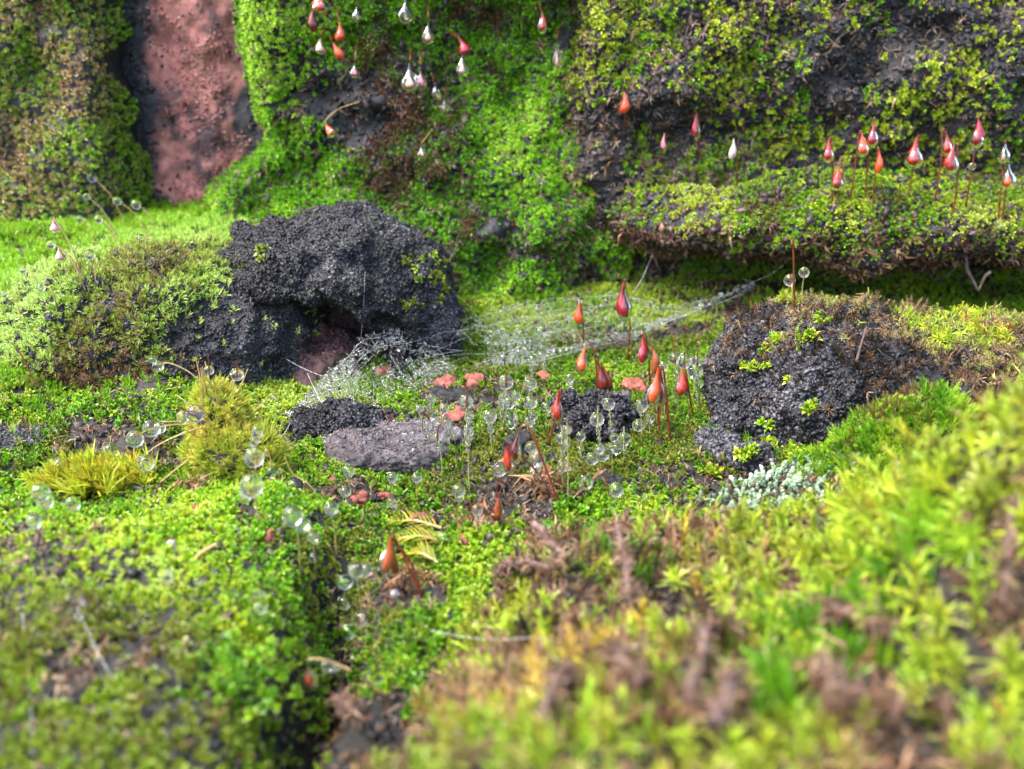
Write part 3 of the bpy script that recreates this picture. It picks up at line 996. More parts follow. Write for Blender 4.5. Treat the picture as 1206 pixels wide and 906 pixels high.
def drop(parent, P, r, base, small=False, sq=1.0):
    o = link('water_drop', BEAD if small else DROP, parent, [float(v) for v in (P - base)])
    k = 1 + random.uniform(-0.05, 0.05)
    o.scale = (r * k, r * k, r * sq * (1.02 + random.uniform(-0.03, 0.06)))
    return o


def basepoint(px, py, Y=None):
    if Y is not None:
        return pt(px, py, Y)
    h = hit(px, py)
    return h[0]


CAPS_PROF = [(0, 0.10), (0.08, 0.14), (0.2, 0.24), (0.33, 0.42), (0.46, 0.68), (0.58, 0.90), (0.70, 1.0), (0.80, 0.97), (0.88, 0.84), (0.93, 0.66), (0.955, 0.60), (0.975, 0.45), (0.99, 0.22), (1.0, 0.02)]
TEAR_PROF = [(0, 0.02), (0.03, 0.08), (0.12, 0.13), (0.22, 0.22), (0.31, 0.40), (0.40, 0.66), (0.50, 0.87), (0.60, 0.98), (0.68, 1.0), (0.78, 0.95), (0.87, 0.80), (0.94, 0.57), (0.985, 0.28), (1.0, 0.02)]


def capsule_stalk(label, group, tip, bot, w, film, colour, path, out=0.0, Y=None, name='capsule_stalk', cat='moss capsule', second=None, stem='seta', cscale=1.0):
    """a nodding capsule on a thin stalk, most with a film or drop of water hung round it.
    path: pixels from the foot up to the bend over the capsule tip"""
    B = basepoint(*path[0], Y=Y)
    n = len(path)
    Yb = B[1]
    Yt = Yb - out
    px_cm = lambda P: np.dot(P - CAM, FW) / FPX
    foot = B - np.array([0, 0, 0.03])
    pts = [foot] + [pt(path[i][0], path[i][1], Yb - out * (i / max(n, 1)) ** 0.7) for i in range(1, n)]
    T = pt(tip[0], tip[1], Yt)
    E = pt(bot[0], bot[1], Yt)
    s = px_cm(T)
    R = w * 0.52 * s
    pts.append(T + (T - E) / np.linalg.norm(T - E) * 0.01)
    t = thing(name, label, cat, B, group)
    r0 = 0.0075 if stem == 'seta' else 0.006
    pth = smooth_path(pts, 22)
    V, F = tube(pth, np.linspace(r0 * 1.15, r0 * 0.8, len(pth)))
    link('stem', mesh_np('stem', V - B, F, mat=M[stem]), t)
    def body(T, E, R, colour, film):
        d = E - T
        c0, c1 = (T, E) if film < 2 else (T + d * 0.30, E - d * 0.06)
        rr = R * (0.84 if film == 1 else 0.40 if film == 2 else 1.0) * cscale
        if film == 2 and colour == 'white':
            rr *= 0.3
        nk = random.uniform(0.8, 1.25)
        V, F = lathe([(a ** nk, b * rr) for a, b in CAPS_PROF], c0, c1 if film != 1 else T + d * 0.96, 18, random.uniform(-0.09, 0.09) if film < 2 else 0)
        link('capsule', mesh_np('capsule', V - B, F, mat=M[colour]), t)
        if film:
            f0 = T + d * (0.12 if film == 1 else 0.0)
            f1 = E + d * 0.05
            V, F = lathe([(a, b * R) for a, b in TEAR_PROF], f0, f1, 24)
            link('water_drop', mesh_np('water_film', V - B, F, mat=M['water']), t)
    body(T, E, R, colour, film)
    if second:
        (t2, b2, w2, f2, c2) = second
        T2, E2 = pt(t2[0], t2[1], Yt + 0.05), pt(b2[0], b2[1], Yt + 0.05)
        body(T2, E2, w2 * 0.5 * s, c2, f2)
        V, F = tube(smooth_path([foot, (foot + T2) / 2 + np.array([0.01, 0.05, 0.02]), T2], 12), r0)
        link('stem', mesh_np('stem', V - B, F, mat=M[stem]), t)
    return t


LEDGE = 'red capsules along the ledge'
MIDC = 'red capsules in the middle hollow'
WALLC = 'capsules hanging on the back wall'
C = capsule_stalk
# on the ledge
C('small red capsule leftmost of the row on the ledge', LEDGE, (976, 163), (975, 191), 14, 1, 'red', [(980, 242), (981, 200), (979, 165)])
C('lowest red capsule on the ledge with a hooked tip', LEDGE, (988, 196), (985, 224), 16, 1, 'red', [(983, 246), (992, 205), (993, 198)])
C('orange capsule on the ledge overlapped by a darker taller one', LEDGE, (1015, 156), (1016, 184), 15, 1, 'orange', [(1001, 240), (1007, 195), (1012, 158)])
C('dark wine red capsule rising behind an orange one on the ledge', LEDGE, (1030, 141), (1026, 173), 14, 1, 'crimson', [(1019, 238), (1022, 190), (1029, 143)])
C('thin narrow orange red capsule in the ledge row', LEDGE, (1035, 176), (1034, 204), 9, 0, 'orange', [(1028, 245), (1030, 210), (1034, 177)])
C('widest red capsule standing in the middle of the ledge row', LEDGE, (1080, 161), (1075, 198), 21, 1, 'red', [(1068, 238), (1076, 195), (1082, 163)])
C('slim red capsule above a broader one on the ledge, its tip hooked left', LEDGE, (1114, 154), (1115, 183), 13, 1, 'red', [(1100, 240), (1108, 195), (1110, 155)])
C('broad glossy red capsule below a slim one on the ledge', LEDGE, (1124, 171), (1119, 204), 17, 1, 'red', [(1123, 252), (1128, 205), (1127, 172)])
C('tallest dark red capsule on the ledge with a small drop under it', LEDGE, (1152, 140), (1149, 174), 17, 1, 'crimson', [(1137, 246), (1146, 190), (1152, 142)])
C('clear pointed drop hung above an orange filled drop on the ledge', LEDGE, (1184, 167), (1181, 192), 14, 2, 'pale', [(1176, 262), (1180, 205), (1184, 169)])
C('orange capsule inside a big clear drop, rightmost on the ledge', LEDGE, (1188, 192), (1186, 223), 19, 2, 'orange', [(1180, 262), (1184, 225), (1188, 194)], cscale=1.5)
# middle of the hollow
C('tall crimson capsule hanging in the spider web with a white drop at its foot', MIDC, (735, 332), (736, 377), 17, 1, 'crimson', [(738, 425), (742, 385), (737, 334)])
C('blurred plain orange red capsule left of the crimson one in the web', MIDC, (683, 357), (683, 382), 11, 0, 'orange', [(688, 420), (687, 390), (684, 358)])
C('red long necked capsule with a clear drop, leftmost hooked over to the right', MIDC, (690, 407), (684, 440), 16, 1, 'orange', [(703, 470), (702, 430), (696, 407)])
C('dark red brown leaning capsule standing on the black lump', MIDC, (704, 424), (712, 460), 15, 0, 'dark', [(716, 478), (712, 455), (703, 426)], second=((708, 428), (718, 462), 10, 0, 'brown'))
C('crimson dewy capsule just under the lowest corner of the web', MIDC, (757, 393), (756, 430), 16, 1, 'crimson', [(766, 470), (764, 420), (760, 394)])
C('large bright orange double capsule over dark crossing stalks', MIDC, (775, 433), (766, 478), 18, 1, 'orange', [(790, 522), (786, 480), (781, 435)], second=((777, 434), (777, 478), 16, 1, 'red'))
C('small dark orange capsule half hidden behind the large double capsule', MIDC, (768, 408), (770, 440), 10, 0, 'brown', [(776, 505), (774, 455), (769, 410)])
C('dark red capsule right of the bright orange double one', MIDC, (804, 434), (801, 469), 17, 1, 'red', [(818, 498), (812, 465), (807, 435)])
C('red capsule with clear drop beside the left end of the black lump', MIDC, (659, 459), (656, 498), 15, 1, 'red', [(645, 522), (653, 495), (661, 461)])
C('dark purple red pair of capsules on an arched stalk in the middle foreground', MIDC, (612, 509), (606, 545), 13, 1, 'dark', [(662, 596), (640, 545), (624, 505), (615, 502)], second=((597, 522), (600, 557), 14, 1, 'red'))
C('small rusty brown capsule low beside dead brown leaves', MIDC, (588, 581), (586, 613), 9, 0, 'brown', [(577, 622), (582, 612), (588, 583)])
C('big blurred brown red capsule nearest the viewer with a milky drop', MIDC, (459, 630), (452, 680), 20, 1, 'brown', [(500, 706), (478, 660), (464, 632)], second=((462, 634), (466, 676), 13, 0, 'brown'))
C('orange capsule inside a round clear drop hanging over the dark crevice', MIDC, (362, 780), (364, 811), 22, 2, 'orange', [(412, 783), (388, 779), (368, 776)], Y=3.75, cscale=1.3, stem='tanstem')
# on the back wall
C('lone bright orange capsule on the dark wall above the brown stain', WALLC, (735, 108), (734, 134), 12, 0, 'orange', [(735, 152), (737, 130), (736, 109)], 0.25)
C('thin crimson capsule on the dark wall between orange and white ones', WALLC, (821, 133), (820, 164), 9, 1, 'crimson', [(824, 190), (824, 150), (822, 134)], 0.25)
C('pale whitish empty capsule on the dark wall', WALLC, (864, 163), (861, 188), 9, 0, 'white', [(868, 225), (868, 180), (865, 164)], 0.25)
C('tiny pinkish capsule with a pale stalk on the wall below the orange one', WALLC, (783, 157), (782, 178), 7, 1, 'pink', [(776, 200), (779, 180), (782, 158)], 0.25)
C('pinkish red capsule near the top edge left of the dark wall', WALLC, (638, 13), (638, 39), 12, 1, 'red', [(630, 2), (634, 4), (637, 11)], 0.4)
C('pale capsule in a see through drop below the pinkish red one at the top', WALLC, (656, 48), (656, 82), 15, 2, 'pale', [(662, 30), (658, 34), (656, 46)], 0.4)
C('large clear glassy drop cut by the top edge of the picture', WALLC, (478, -2), (477, 28), 19, 2, 'white', [(484, -14), (480, -10), (478, -4)], 0.5, stem='tanstem')
C('pale pink capsule in a drop right of the large clear drop at the top', WALLC, (504, 24), (504, 52), 16, 2, 'pale', [(508, 2), (505, 6), (504, 22)], 0.5, cscale=1.7)
C('red hooded capsule hanging with a white pear shaped drop', WALLC, (545, 62), (544, 90), 16, 2, 'pale', [(527, 34), (535, 42), (541, 46)], 0.5, second=((539, 42), (549, 66), 9, 0, 'crimson'), cscale=1.6)
C('large pear shaped pale drop, left one of a touching pair on the wall', WALLC, (482, 74), (483, 108), 22, 2, 'pale', [(486, 55), (484, 58), (483, 72)], 0.5, cscale=1.7)
C('narrow lilac drop, right one of a touching pair on the wall', WALLC, (494, 78), (498, 105), 12, 2, 'pink', [(500, 55), (497, 60), (494, 76)], 0.5, cscale=1.5)
C('pinkish drop lower right of the touching pair on the wall', WALLC, (523, 112), (523, 133), 13, 2, 'pale', [(531, 95), (527, 98), (524, 110)], 0.5)
C('double drop just below the touching pair on the wall', WALLC, (512, 98), (515, 117), 11, 2, 'white', [(508, 88), (509, 90), (511, 97)], 0.5)
C('orange red capsule cut by the top edge in the left hanging cluster', WALLC, (377, -10), (377, 16), 20, 1, 'orange', [(388, -16), (384, -16), (378, -12)], 0.5)
C('dark purple capsule at the left side of the hanging orange cluster', WALLC, (369, 8), (370, 38), 11, 0, 'dark', [(378, 2), (374, 2), (370, 6)], 0.5)
C('pale orange capsule with a drop lowest left of the hanging cluster', WALLC, (377, 45), (378, 64), 13, 1, 'pale', [(386, 30), (382, 34), (378, 43)], 0.5)
C('plump orange capsule on the right of the hanging cluster', WALLC, (399, 26), (399, 49), 12, 0, 'orange', [(394, 6), (396, 10), (399, 24)], 0.5)
C('orange capsule tilted to the right at the foot of the hanging cluster', WALLC, (392, 50), (404, 70), 10, 0, 'orange', [(386, 40), (388, 42), (391, 49)], 0.5)
C('lone orange capsule on a long bent straw stalk on the wall', WALLC, (383, 146), (394, 160), 12, 1, 'orange', [(425, 116), (400, 128), (385, 140)], 0.4, stem='tanstem')
C('single round lilac drop left of the large clear drop at the top', WALLC, (420, 8), (420, 25), 12, 2, 'white', [(424, 0), (422, 2), (420, 7)], 0.5)
C('single pinkish drop under the round lilac drop on the wall', WALLC, (418, 74), (418, 92), 12, 2, 'pink', [(424, 40), (420, 55), (418, 73)], 0.5, cscale=1.4)
C('lone pale drop low on the wall at the end of a thin bent stalk', WALLC, (496, 170), (498, 187), 13, 2, 'pale', [(516, 140), (505, 158), (497, 168)], 0.4, stem='tanstem')
for (px, py) in [(382, 60), (388, 90), (393, 30), (373, 40)]:
    pass
far_stalks = []
FAINT = 'faint blurred stalks on the far left slope'
for i, (tx, ty, bx, by, colr, f) in enumerate([(63, 258, 96, 322, 'pink', 1), (69, 292, 100, 338, 'pale', 1), (108, 203, 150, 268, 'pink', 2), (102, 226, 140, 285, 'white', 2), (138, 231, 178, 284, 'white', 2), (160, 235, 184, 276, 'white', 2),
                                                (94, 252, 116, 300, 'white', 2), (116, 252, 140, 296, 'white', 2), (106, 294, 112, 330, 'white', 2), (27, 312, 48, 345, 'pale', 2), (60, 282, 88, 318, 'white', 2), (166, 276, 186, 292, 'pink', 2),
                                                (5, 340, 25, 372, 'white', 2), (48, 332, 66, 356, 'white', 2)]):
    far_stalks.append((tx, ty, bx, by, colr, f, i))


# pale stalks strung with round drops
def dewy_stalk(label, group, path, drops, stem='palestem', Y=None, tip=None, tipstem=None, beads=0, out=0.0, r=0.0045):
    B = basepoint(*path[0], Y=Y)
    n = len(path)
    foot = B - np.array([0, 0, 0.03])
    pts = [foot] + [pt(p[0], p[1], B[1] - out * (i + 1) / n) for i, p in enumerate(path[1:])]
    t = thing('dewy_stalk', label, 'dewy stalk', B, group)
    pth = smooth_path(pts, 18)
    V, F = tube(pth, np.linspace(r * 1.1, r * 0.8, len(pth)))
    link('stem', mesh_np('stem', V - B, F, mat=M[stem]), t)
    s = np.dot(pts[-1] - CAM, FW) / FPX
    Yt = B[1] - out
    if tip is not None:
        q = [pts[-1]] + [pt(a, b, Yt) for a, b in tip]
        V, F = tube(smooth_path(q, 8), np.linspace(0.007, 0.003, len(smooth_path(q, 8))))
        link('tip', mesh_np('tip', V - B, F, mat=M[tipstem or 'seta']), t)
    for (x, y, rr) in drops:
        drop(t, pt(x, y, Yt), rr * 1.1 * s, B, rr < 4.2, random.choice([1, 1, 1.08]))
    if beads:                      # little beads threaded along the stem
        seg = pth[2:]
        for k in range(beads):
            f = (k + 0.5) / beads
            p = seg[int(len(seg) * (0.25 + 0.7 * f)) - 1]
            drop(t, p + np.array([random.uniform(-1, 1) * 0.006, -0.004, 0]), s * random.uniform(1.8, 3.6), B, True)
    return t


MIDD = 'pale stalks strung with dew in the hollow'
D = dewy_stalk
D('tallest beaded stalk left of centre with a dark hooked tip and big top drop', MIDD, [(553, 580), (551, 530), (549, 480)], [(549, 473, 8), (551, 488, 4), (552, 497, 3.2), (551, 505, 5), (553, 517, 3.5)], tip=[(550, 460), (547, 451)], beads=7)
D('beaded stalk right of the tallest one, its drop over a pink grit', MIDD, [(580, 532), (578, 510), (577, 495)], [(577, 490, 7), (578, 506, 4), (579, 514, 3)], beads=5)
D('short beaded stalk with a bent dark tip, just left of the tallest', MIDD, [(521, 560), (519, 530), (515, 518)], [(515, 514, 5.5), (517, 528, 3)], tip=[(516, 505), (522, 495)], beads=5)
D('thin stalk with one small drop, farthest left by the violet slab', MIDD, [(506, 540), (505, 515), (504, 505)], [(504, 501, 4.8)], beads=4)
D('single clear drop above the violet slab edge', MIDD, [(488, 560), (488, 545), (488, 538)], [(488, 534, 6.5)])
D('low clear drop standing before the grey slab', MIDD, [(412, 582), (411, 570), (411, 560)], [(411, 555, 6)])
D('clear drop between the two red grits', MIDD, [(462, 588), (462, 575), (462, 566)], [(462, 562, 6), (468, 601, 4)])
D('drop low on the moss right of the two red grits', MIDD, [(491, 590), (491, 575), (491, 566)], [(491, 563, 5.5)])
D('blurred upper drop pair above the pink grit', MIDD, [(597, 505), (596, 475), (596, 455)], [(596, 450, 8), (599, 474, 7), (600, 492, 6)], tip=[(596, 440), (594, 425)], beads=4)
D('blurred drop cluster left of the round red grit', MIDD, [(609, 510), (608, 490), (607, 470)], [(608, 466, 5), (602, 500, 5)], beads=5)
D('blurred large single drop under the orange red grit', MIDD, [(626, 490), (625, 475), (624, 458)], [(624, 452, 7.5)], beads=3)
D('blurred stalk with big drop and lower side drops, left of the red capsule', MIDD, [(629, 520), (627, 495), (625, 478)], [(625, 474, 7), (628, 490, 5), (622, 497, 6)], beads=5)
D('blurred drop just left of the capsule by the black lump', MIDD, [(644, 510), (644, 495), (644, 484)], [(644, 480, 6.5)], beads=2)
D('large dewdrop left of two on the front face of the black lump', MIDD, [(708, 560), (706, 520), (704, 500)], [(703, 494, 8), (709, 533, 9), (697, 540, 7)], tip=[(704, 484), (705, 478)], tipstem='palestem', beads=5)
D('upper dewdrop before the crest of the black lump, beads to its foot', MIDD, [(722, 560), (720, 510), (718, 482)], [(717, 476, 6.5), (721, 503, 4), (723, 515, 5), (726, 528, 6.5)], beads=5)
D('thick dewdrop stalk before the left end of the black lump', MIDD, [(663, 575), (662, 535), (662, 522)], [(662, 516, 6.5), (663, 549, 6.5)], tip=[(662, 508), (660, 502)], tipstem='palestem', beads=6)
D('thin straight pale stalk between two dewdrops at the left end of the black lump', MIDD, [(669, 592), (669, 540), (668, 512)], [(668, 506, 5)], tip=[(668, 497)], tipstem='palestem', beads=2)
D('small single dewdrop on a short stalk before the middle of the black lump', MIDD, [(685, 542), (684, 525), (684, 518)], [(684, 514, 5.3), (685, 536, 3.5)], beads=2)
D('dewdrop before the right end of the black lump', MIDD, [(735, 545), (735, 530), (735, 522)], [(735, 517, 7)], tip=[(735, 506), (735, 502)], tipstem='palestem', beads=3)
D('flat clear dewdrop low on the dark chip below the black lump', MIDD, [(690, 585), (690, 574), (690, 572)], [(690, 568, 8)], tip=[(686, 555), (684, 550)])
D('hazy dewdrop resting low at the edge of the yellow moss', MIDD, [(727, 596), (726, 584), (726, 582)], [(726, 577, 8)])
D('dark stalk rising from the yellow moss through a pair of big drops', MIDD, [(722, 594), (714, 568), (709, 545)], [(706, 530, 5)], stem='seta')
D('stack of large milky drops right of the dark capsule pair', MIDD, [(630, 590), (630, 560), (629, 530)], [(626, 527, 7), (632, 541, 9), (630, 552, 6)], beads=3)
D('milky white drop hanging left of the dark capsule pair', MIDD, [(584, 588), (586, 572), (588, 560)], [(588, 553, 8)], stem='seta')
D('double milky drop standing on the moss below the tallest beaded stalk', MIDD, [(540, 602), (540, 590), (540, 583)], [(540, 578, 7), (541, 588, 4)])
D('pair of hazy drops in the dead leaves beside the rusty capsule', MIDD, [(562, 628), (562, 612), (562, 606)], [(562, 601, 6), (563, 612, 4.5)])
D('hazy drop nestled by the golden moss fronds', MIDD, [(520, 650), (521, 640), (522, 636)], [(522, 634, 7)])
D('tall beaded stalk rightmost before the crusted rock, two large drops on top', MIDD, [(825, 490), (822, 455), (821, 430)], [(821, 425, 6), (819, 437, 8), (823, 452, 4.5), (822, 466, 5)], tip=[(822, 415), (826, 407)], beads=7)
D('beaded stalk with a pale dented drop behind the dark red capsule', MIDD, [(800, 490), (797, 455), (795, 428)], [(795, 422, 6.5), (798, 440, 4)], tip=[(794, 410), (794, 400)], beads=5)
D('large round drop above the dark red capsule', MIDD, [(812, 492), (809, 455), (806, 430)], [(806, 425, 8)], tip=[(806, 415)], beads=3)
D('drop beside the left edge of the large double capsule', MIDD, [(783, 490), (782, 455), (781, 436)], [(781, 431, 6)], beads=3)
D('dewdrop left of the dark crossing stalks', MIDD, [(756, 525), (755, 490), (754, 482)], [(755, 478, 7), (752, 501, 7)], beads=3)
D('small dewdrop between grit and dark crossing stalks', MIDD, [(766, 515), (765, 502), (765, 497)], [(765, 493, 5.5)], beads=1)
D('dark straight stalk left of the crossing stalks with no drop on top', MIDD, [(775, 528), (777, 495), (779, 478)], [], stem='seta')
D('left of two little drop topped stalks on the crown of the crusted rock', MIDD, [(927, 366), (928, 345), (930, 334)], [(930, 330, 6)], tip=[(931, 322)])
D('right of two little drop topped stalks on the crown of the crusted rock', MIDD, [(945, 366), (945, 340), (947, 325)], [(947, 321, 5.5)], tip=[(948, 314)])
D('dark bare stalk standing between two drop topped stalks on the crusted rock', MIDD, [(936, 367), (935, 325), (934, 282)], [], stem='seta', r=0.009)
D('drop topped stalk on the ledge rim under the tallest red capsule', LEDGE, [(1137, 246), (1142, 215), (1144, 200)], [(1145, 196, 4), (1146, 178, 3)], stem='seta')
D('bare dark stalk with a little ring shaped drop on the ledge', LEDGE, [(1057, 240), (1060, 220), (1061, 212)], [(1061, 208, 4)], stem='seta')
D('pale drop on a bent red stalk low at the right end of the ledge', LEDGE, [(1176, 275), (1176, 268), (1176, 266)], [(1176, 263, 4)], stem='seta')
LEFTD = 'dew hung stalks round the golden cushion'
D('left of two drops with red tips on top of the golden cushion', LEFTD, [(246, 462), (246, 448), (246, 440)], [(246, 436, 5.5)], Y=6.1, tip=[(246, 428), (245, 418)])
D('right of two drops with red tips on top of the golden cushion', LEFTD, [(272, 462), (276, 450), (279, 444)], [(279, 441, 7)], Y=6.1, tip=[(279, 432), (279, 424)])
D('drop at the end of the highest long straw stalk leaning left from the golden cushion', LEFTD, [(246, 458), (225, 440), (200, 428), (186, 430)], [(186, 431, 6), (180, 424, 4)], 'tanstem', Y=6.1)
D('round clear drop farthest left on a curved stalk from the golden cushion', LEFTD, [(240, 498), (210, 500), (180, 505), (163, 512)], [(159, 517, 9)], 'tanstem', Y=6.05, out=0.2)
D('two touching clear drops on a nearly level stalk from the golden cushion', LEFTD, [(240, 496), (210, 497), (190, 497)], [(178, 505, 9), (188, 504, 6)], 'tanstem', Y=6.08, out=0.1)
D('clear drop hanging at the end of a drooping stalk below the level ones', LEFTD, [(255, 492), (222, 508), (190, 522), (174, 533)], [(172, 545, 9)], 'tanstem', Y=6.0, out=0.25)
D('large clear drop clinging to the left flank of the golden cushion', LEFTD, [(250, 500), (240, 492), (232, 488)], [(230, 487, 9.5), (215, 491, 6.5)], 'tanstem', Y=5.95, out=0.2, tip=[(212, 480), (208, 475)])
D('drop standing above the feathery golden tuft', LEFTD, [(138, 562), (134, 548), (131, 538)], [(130, 531, 8)], tip=[(130, 520), (131, 513)], tipstem='palestem')
D('big drop left of the feathery golden tuft', LEFTD, [(86, 575), (79, 563), (74, 556)], [(72, 549, 10.5)])
D('milky heart shaped drop pair at the far left on the near moss', LEFTD, [(56, 610), (53, 600), (51, 592)], [(48, 580, 10), (54, 590, 8)])
D('blurred small drop beside the heart shaped pair', LEFTD, [(90, 615), (88, 604), (87, 599)], [(86, 593, 8)])
D('hazy round drop low at the far left', LEFTD, [(42, 632), (41, 622), (40, 618)], [(40, 614, 8)])
D('pear shaped clear drop stacked under an amber one before the golden cushion', LEFTD, [(303, 618), (303, 600), (300, 585), (298, 560)], [(296, 572, 13), (289, 585, 6)], stem='palestem')
D('amber tinted drop right on top of the clear pear shaped one', LEFTD, [(302, 600), (301, 570), (301, 545), (303, 512)], [(299, 539, 11), (300, 519, 5), (303, 509, 6), (297, 527, 3)], stem='tanstem')
D('drop hanging from a hooked straw stalk right of the amber one', LEFTD, [(309, 545), (313, 530), (318, 538), (320, 549)], [(320, 556, 7)], 'tanstem', Y=5.75)
D('large clear drop on an arching stalk right of the golden cushion', LEFTD, [(383, 594), (365, 572), (345, 558), (336, 540)], [(347, 573, 10), (380, 592, 4)], 'tanstem')
D('tall pale stalk before the arching one with a hazy double drop', LEFTD, [(353, 672), (352, 640), (348, 615)], [(345, 608, 11), (357, 618, 8)])
D('drop halfway up a thin stalk above the crevice', LEFTD, [(372, 680), (370, 655), (369, 640)], [(369, 632, 6.5), (369, 657, 5.5)])
D('clear drop on a straight stalk between red grit and the crevice', LEFTD, [(397, 655), (394, 625), (391, 606)], [(390, 599, 7.5)])
D('clear drop left of the larger red grit', LEFTD, [(409, 605), (408, 592), (407, 585)], [(407, 579, 6.5), (408, 593, 4)])
D('drop low beside the smaller red grit', LEFTD, [(476, 612), (468, 600), (463, 596)], [(462, 592, 5.5)])
NEARD = 'hazy near drops on the moss by the crevice'
D('left of two touching hazy drops beside the big brown capsule', NEARD, [(428, 735), (424, 705), (420, 680)], [(419, 672, 8.5)])
D('right of two touching hazy drops beside the big brown capsule', NEARD, [(436, 712), (434, 695), (432, 680)], [(431, 671, 7.5)])
D('hazy drop stack left of the two touching ones, over the crevice moss', NEARD, [(404, 735), (405, 720), (406, 695)], [(406, 686, 8), (405, 710, 8)])
D('clear drop with a dark core low under the two touching hazy ones', NEARD, [(428, 748), (427, 740), (426, 736)], [(426, 729, 7.5)])
D('hazy lowest drop in the near moss right of the crevice', NEARD, [(412, 768), (411, 757), (411, 752)], [(411, 744, 8.5)])
D('shiny drop pair beside the orange filled drop over the crevice', NEARD, [(412, 784), (398, 783), (390, 783)], [(386, 784, 7.5), (394, 787, 5)], 'tanstem', Y=3.75)
D('white topped stalk in the middle of the near left moss', NEARD, [(196, 698), (197, 690), (197, 684)], [(197, 680, 6), (199, 674, 4)])
D('little drop on a pale stalk right of the white topped one', NEARD, [(233, 702), (233, 694), (233, 690)], [(233, 685, 4.5)])
D('hazy drop at the left rim of the crevice', NEARD, [(307, 742), (307, 728), (307, 722)], [(307, 716, 7), (306, 700, 4)])
D('smoky drop on a double stalk in the lower left moss', NEARD, [(268, 775), (267, 763), (267, 757)], [(267, 750, 6.5), (268, 765, 4)])
D('tiny pale drop far down left where a silk thread begins', NEARD, [(94, 742), (93, 734), (92, 730)], [(92, 726, 4.5)])

for tx, ty, bx, by, colr, f, i in far_stalks:
    if f == 1:
        C('faint blurred pink capsule on a leaning stalk on the far left slope', FAINT, (tx, ty), (tx + 3, ty + 16), 12, 1, colr, [(bx, by), ((tx + bx) / 2 + 3, (ty + by) / 2 - 3), (tx + 1, ty)], stem='tanstem')
    else:
        D('faint blurred clear drop on a leaning stalk on the far left slope', FAINT, [(bx, by), ((tx + bx) / 2 + 3, (ty + by) / 2 - 3), (tx + 2, ty + 6)], [(tx, ty + 6, 3.9 + (i % 3) * 0.6)], 'tanstem', r=0.005)
HAZE = 'many blurred dew stalks at the back of the hollow'
for i in range(16):
    bx = random.uniform(470, 690)
    by = random.uniform(440, 500) if bx > 560 else random.uniform(500, 545)
    hgt = random.uniform(18, 42)
    D('one of many blurred little dew stalks crowding the back of the hollow', HAZE, [(bx, by), (bx + random.uniform(-2, 2), by - hgt * 0.6), (bx + random.uniform(-4, 4), by - hgt + 4)],
      [(bx + random.uniform(-3, 3), by - hgt, random.uniform(3.8, 6.0)), (bx + random.uniform(-2, 2), by - hgt * 0.6, random.uniform(2.5, 4))], beads=random.choice([2, 3, 4]))

# stalks without drops
def bare(label, name, cat, path, r, mat, Y=None, out=0.0, group=None, wob=0.0, r1=None):
    B = basepoint(*path[0], Y=Y)
    pts = [B - np.array([0, 0, 0.02])] + [pt(x, y, B[1] - out * (i + 1) / (len(path) - 1)) for i, (x, y) in enumerate(path[1:])]
    pth = smooth_path(pts, 26)
    if wob:
        pth = pth + np.stack([vnoise(pth * 6 + k * 31, 3) for k in range(3)], 1) * wob
    rad = np.linspace(r, r1 if r1 is not None else r * 0.5, len(pth)) * (1 + 0.25 * vnoise(pth * 14, 5))
    rad[-1] *= 0.3
    V, F = tube(pth, rad, 8)
    return tag(link(name, mesh_np(name, V - B, F, mat=M[mat]), loc=[float(v) for v in B]), label, cat, group)


bare('thin red brown stem rising across the mossy top of the crusted rock', 'thin_twig', 'twig', [(1006, 436), (1013, 410), (1021, 384)], 0.012, 'twig')
bare('bent dark bare stalk on the far left slope', 'thin_twig', 'twig', [(50, 460), (36, 440), (25, 418), (12, 402)], 0.008, 'seta')
bare('short straw coloured stem lying over the near left moss', 'thin_twig', 'twig', [(222, 664), (236, 652), (256, 640)], 0.012, 'tanstem')
bare('thin straw stalk leaning out low from the left flank of the golden cushion', 'thin_twig', 'twig', [(183, 570), (205, 555), (224, 540)], 0.009, 'tanstem', out=0.1)
bare('grey twig fragment lying on the ledge moss', 'twig', 'twig', [(1141, 249), (1152, 252), (1161, 253)], 0.014, 'twig', r1=0.012)
bare('forked pale root hanging under the ledge, left arm', 'root', 'root', [(1138, 304), (1139, 318), (1147, 332), (1152, 343)], 0.02, 'twig', Y=9.45, group='forked root under the ledge')
bare('forked pale root hanging under the ledge, right arm', 'root', 'root', [(1167, 318), (1160, 326), (1152, 343)], 0.02, 'twig', Y=9.45, group='forked root under the ledge')
TW = 'old brown stems in the near right moss'
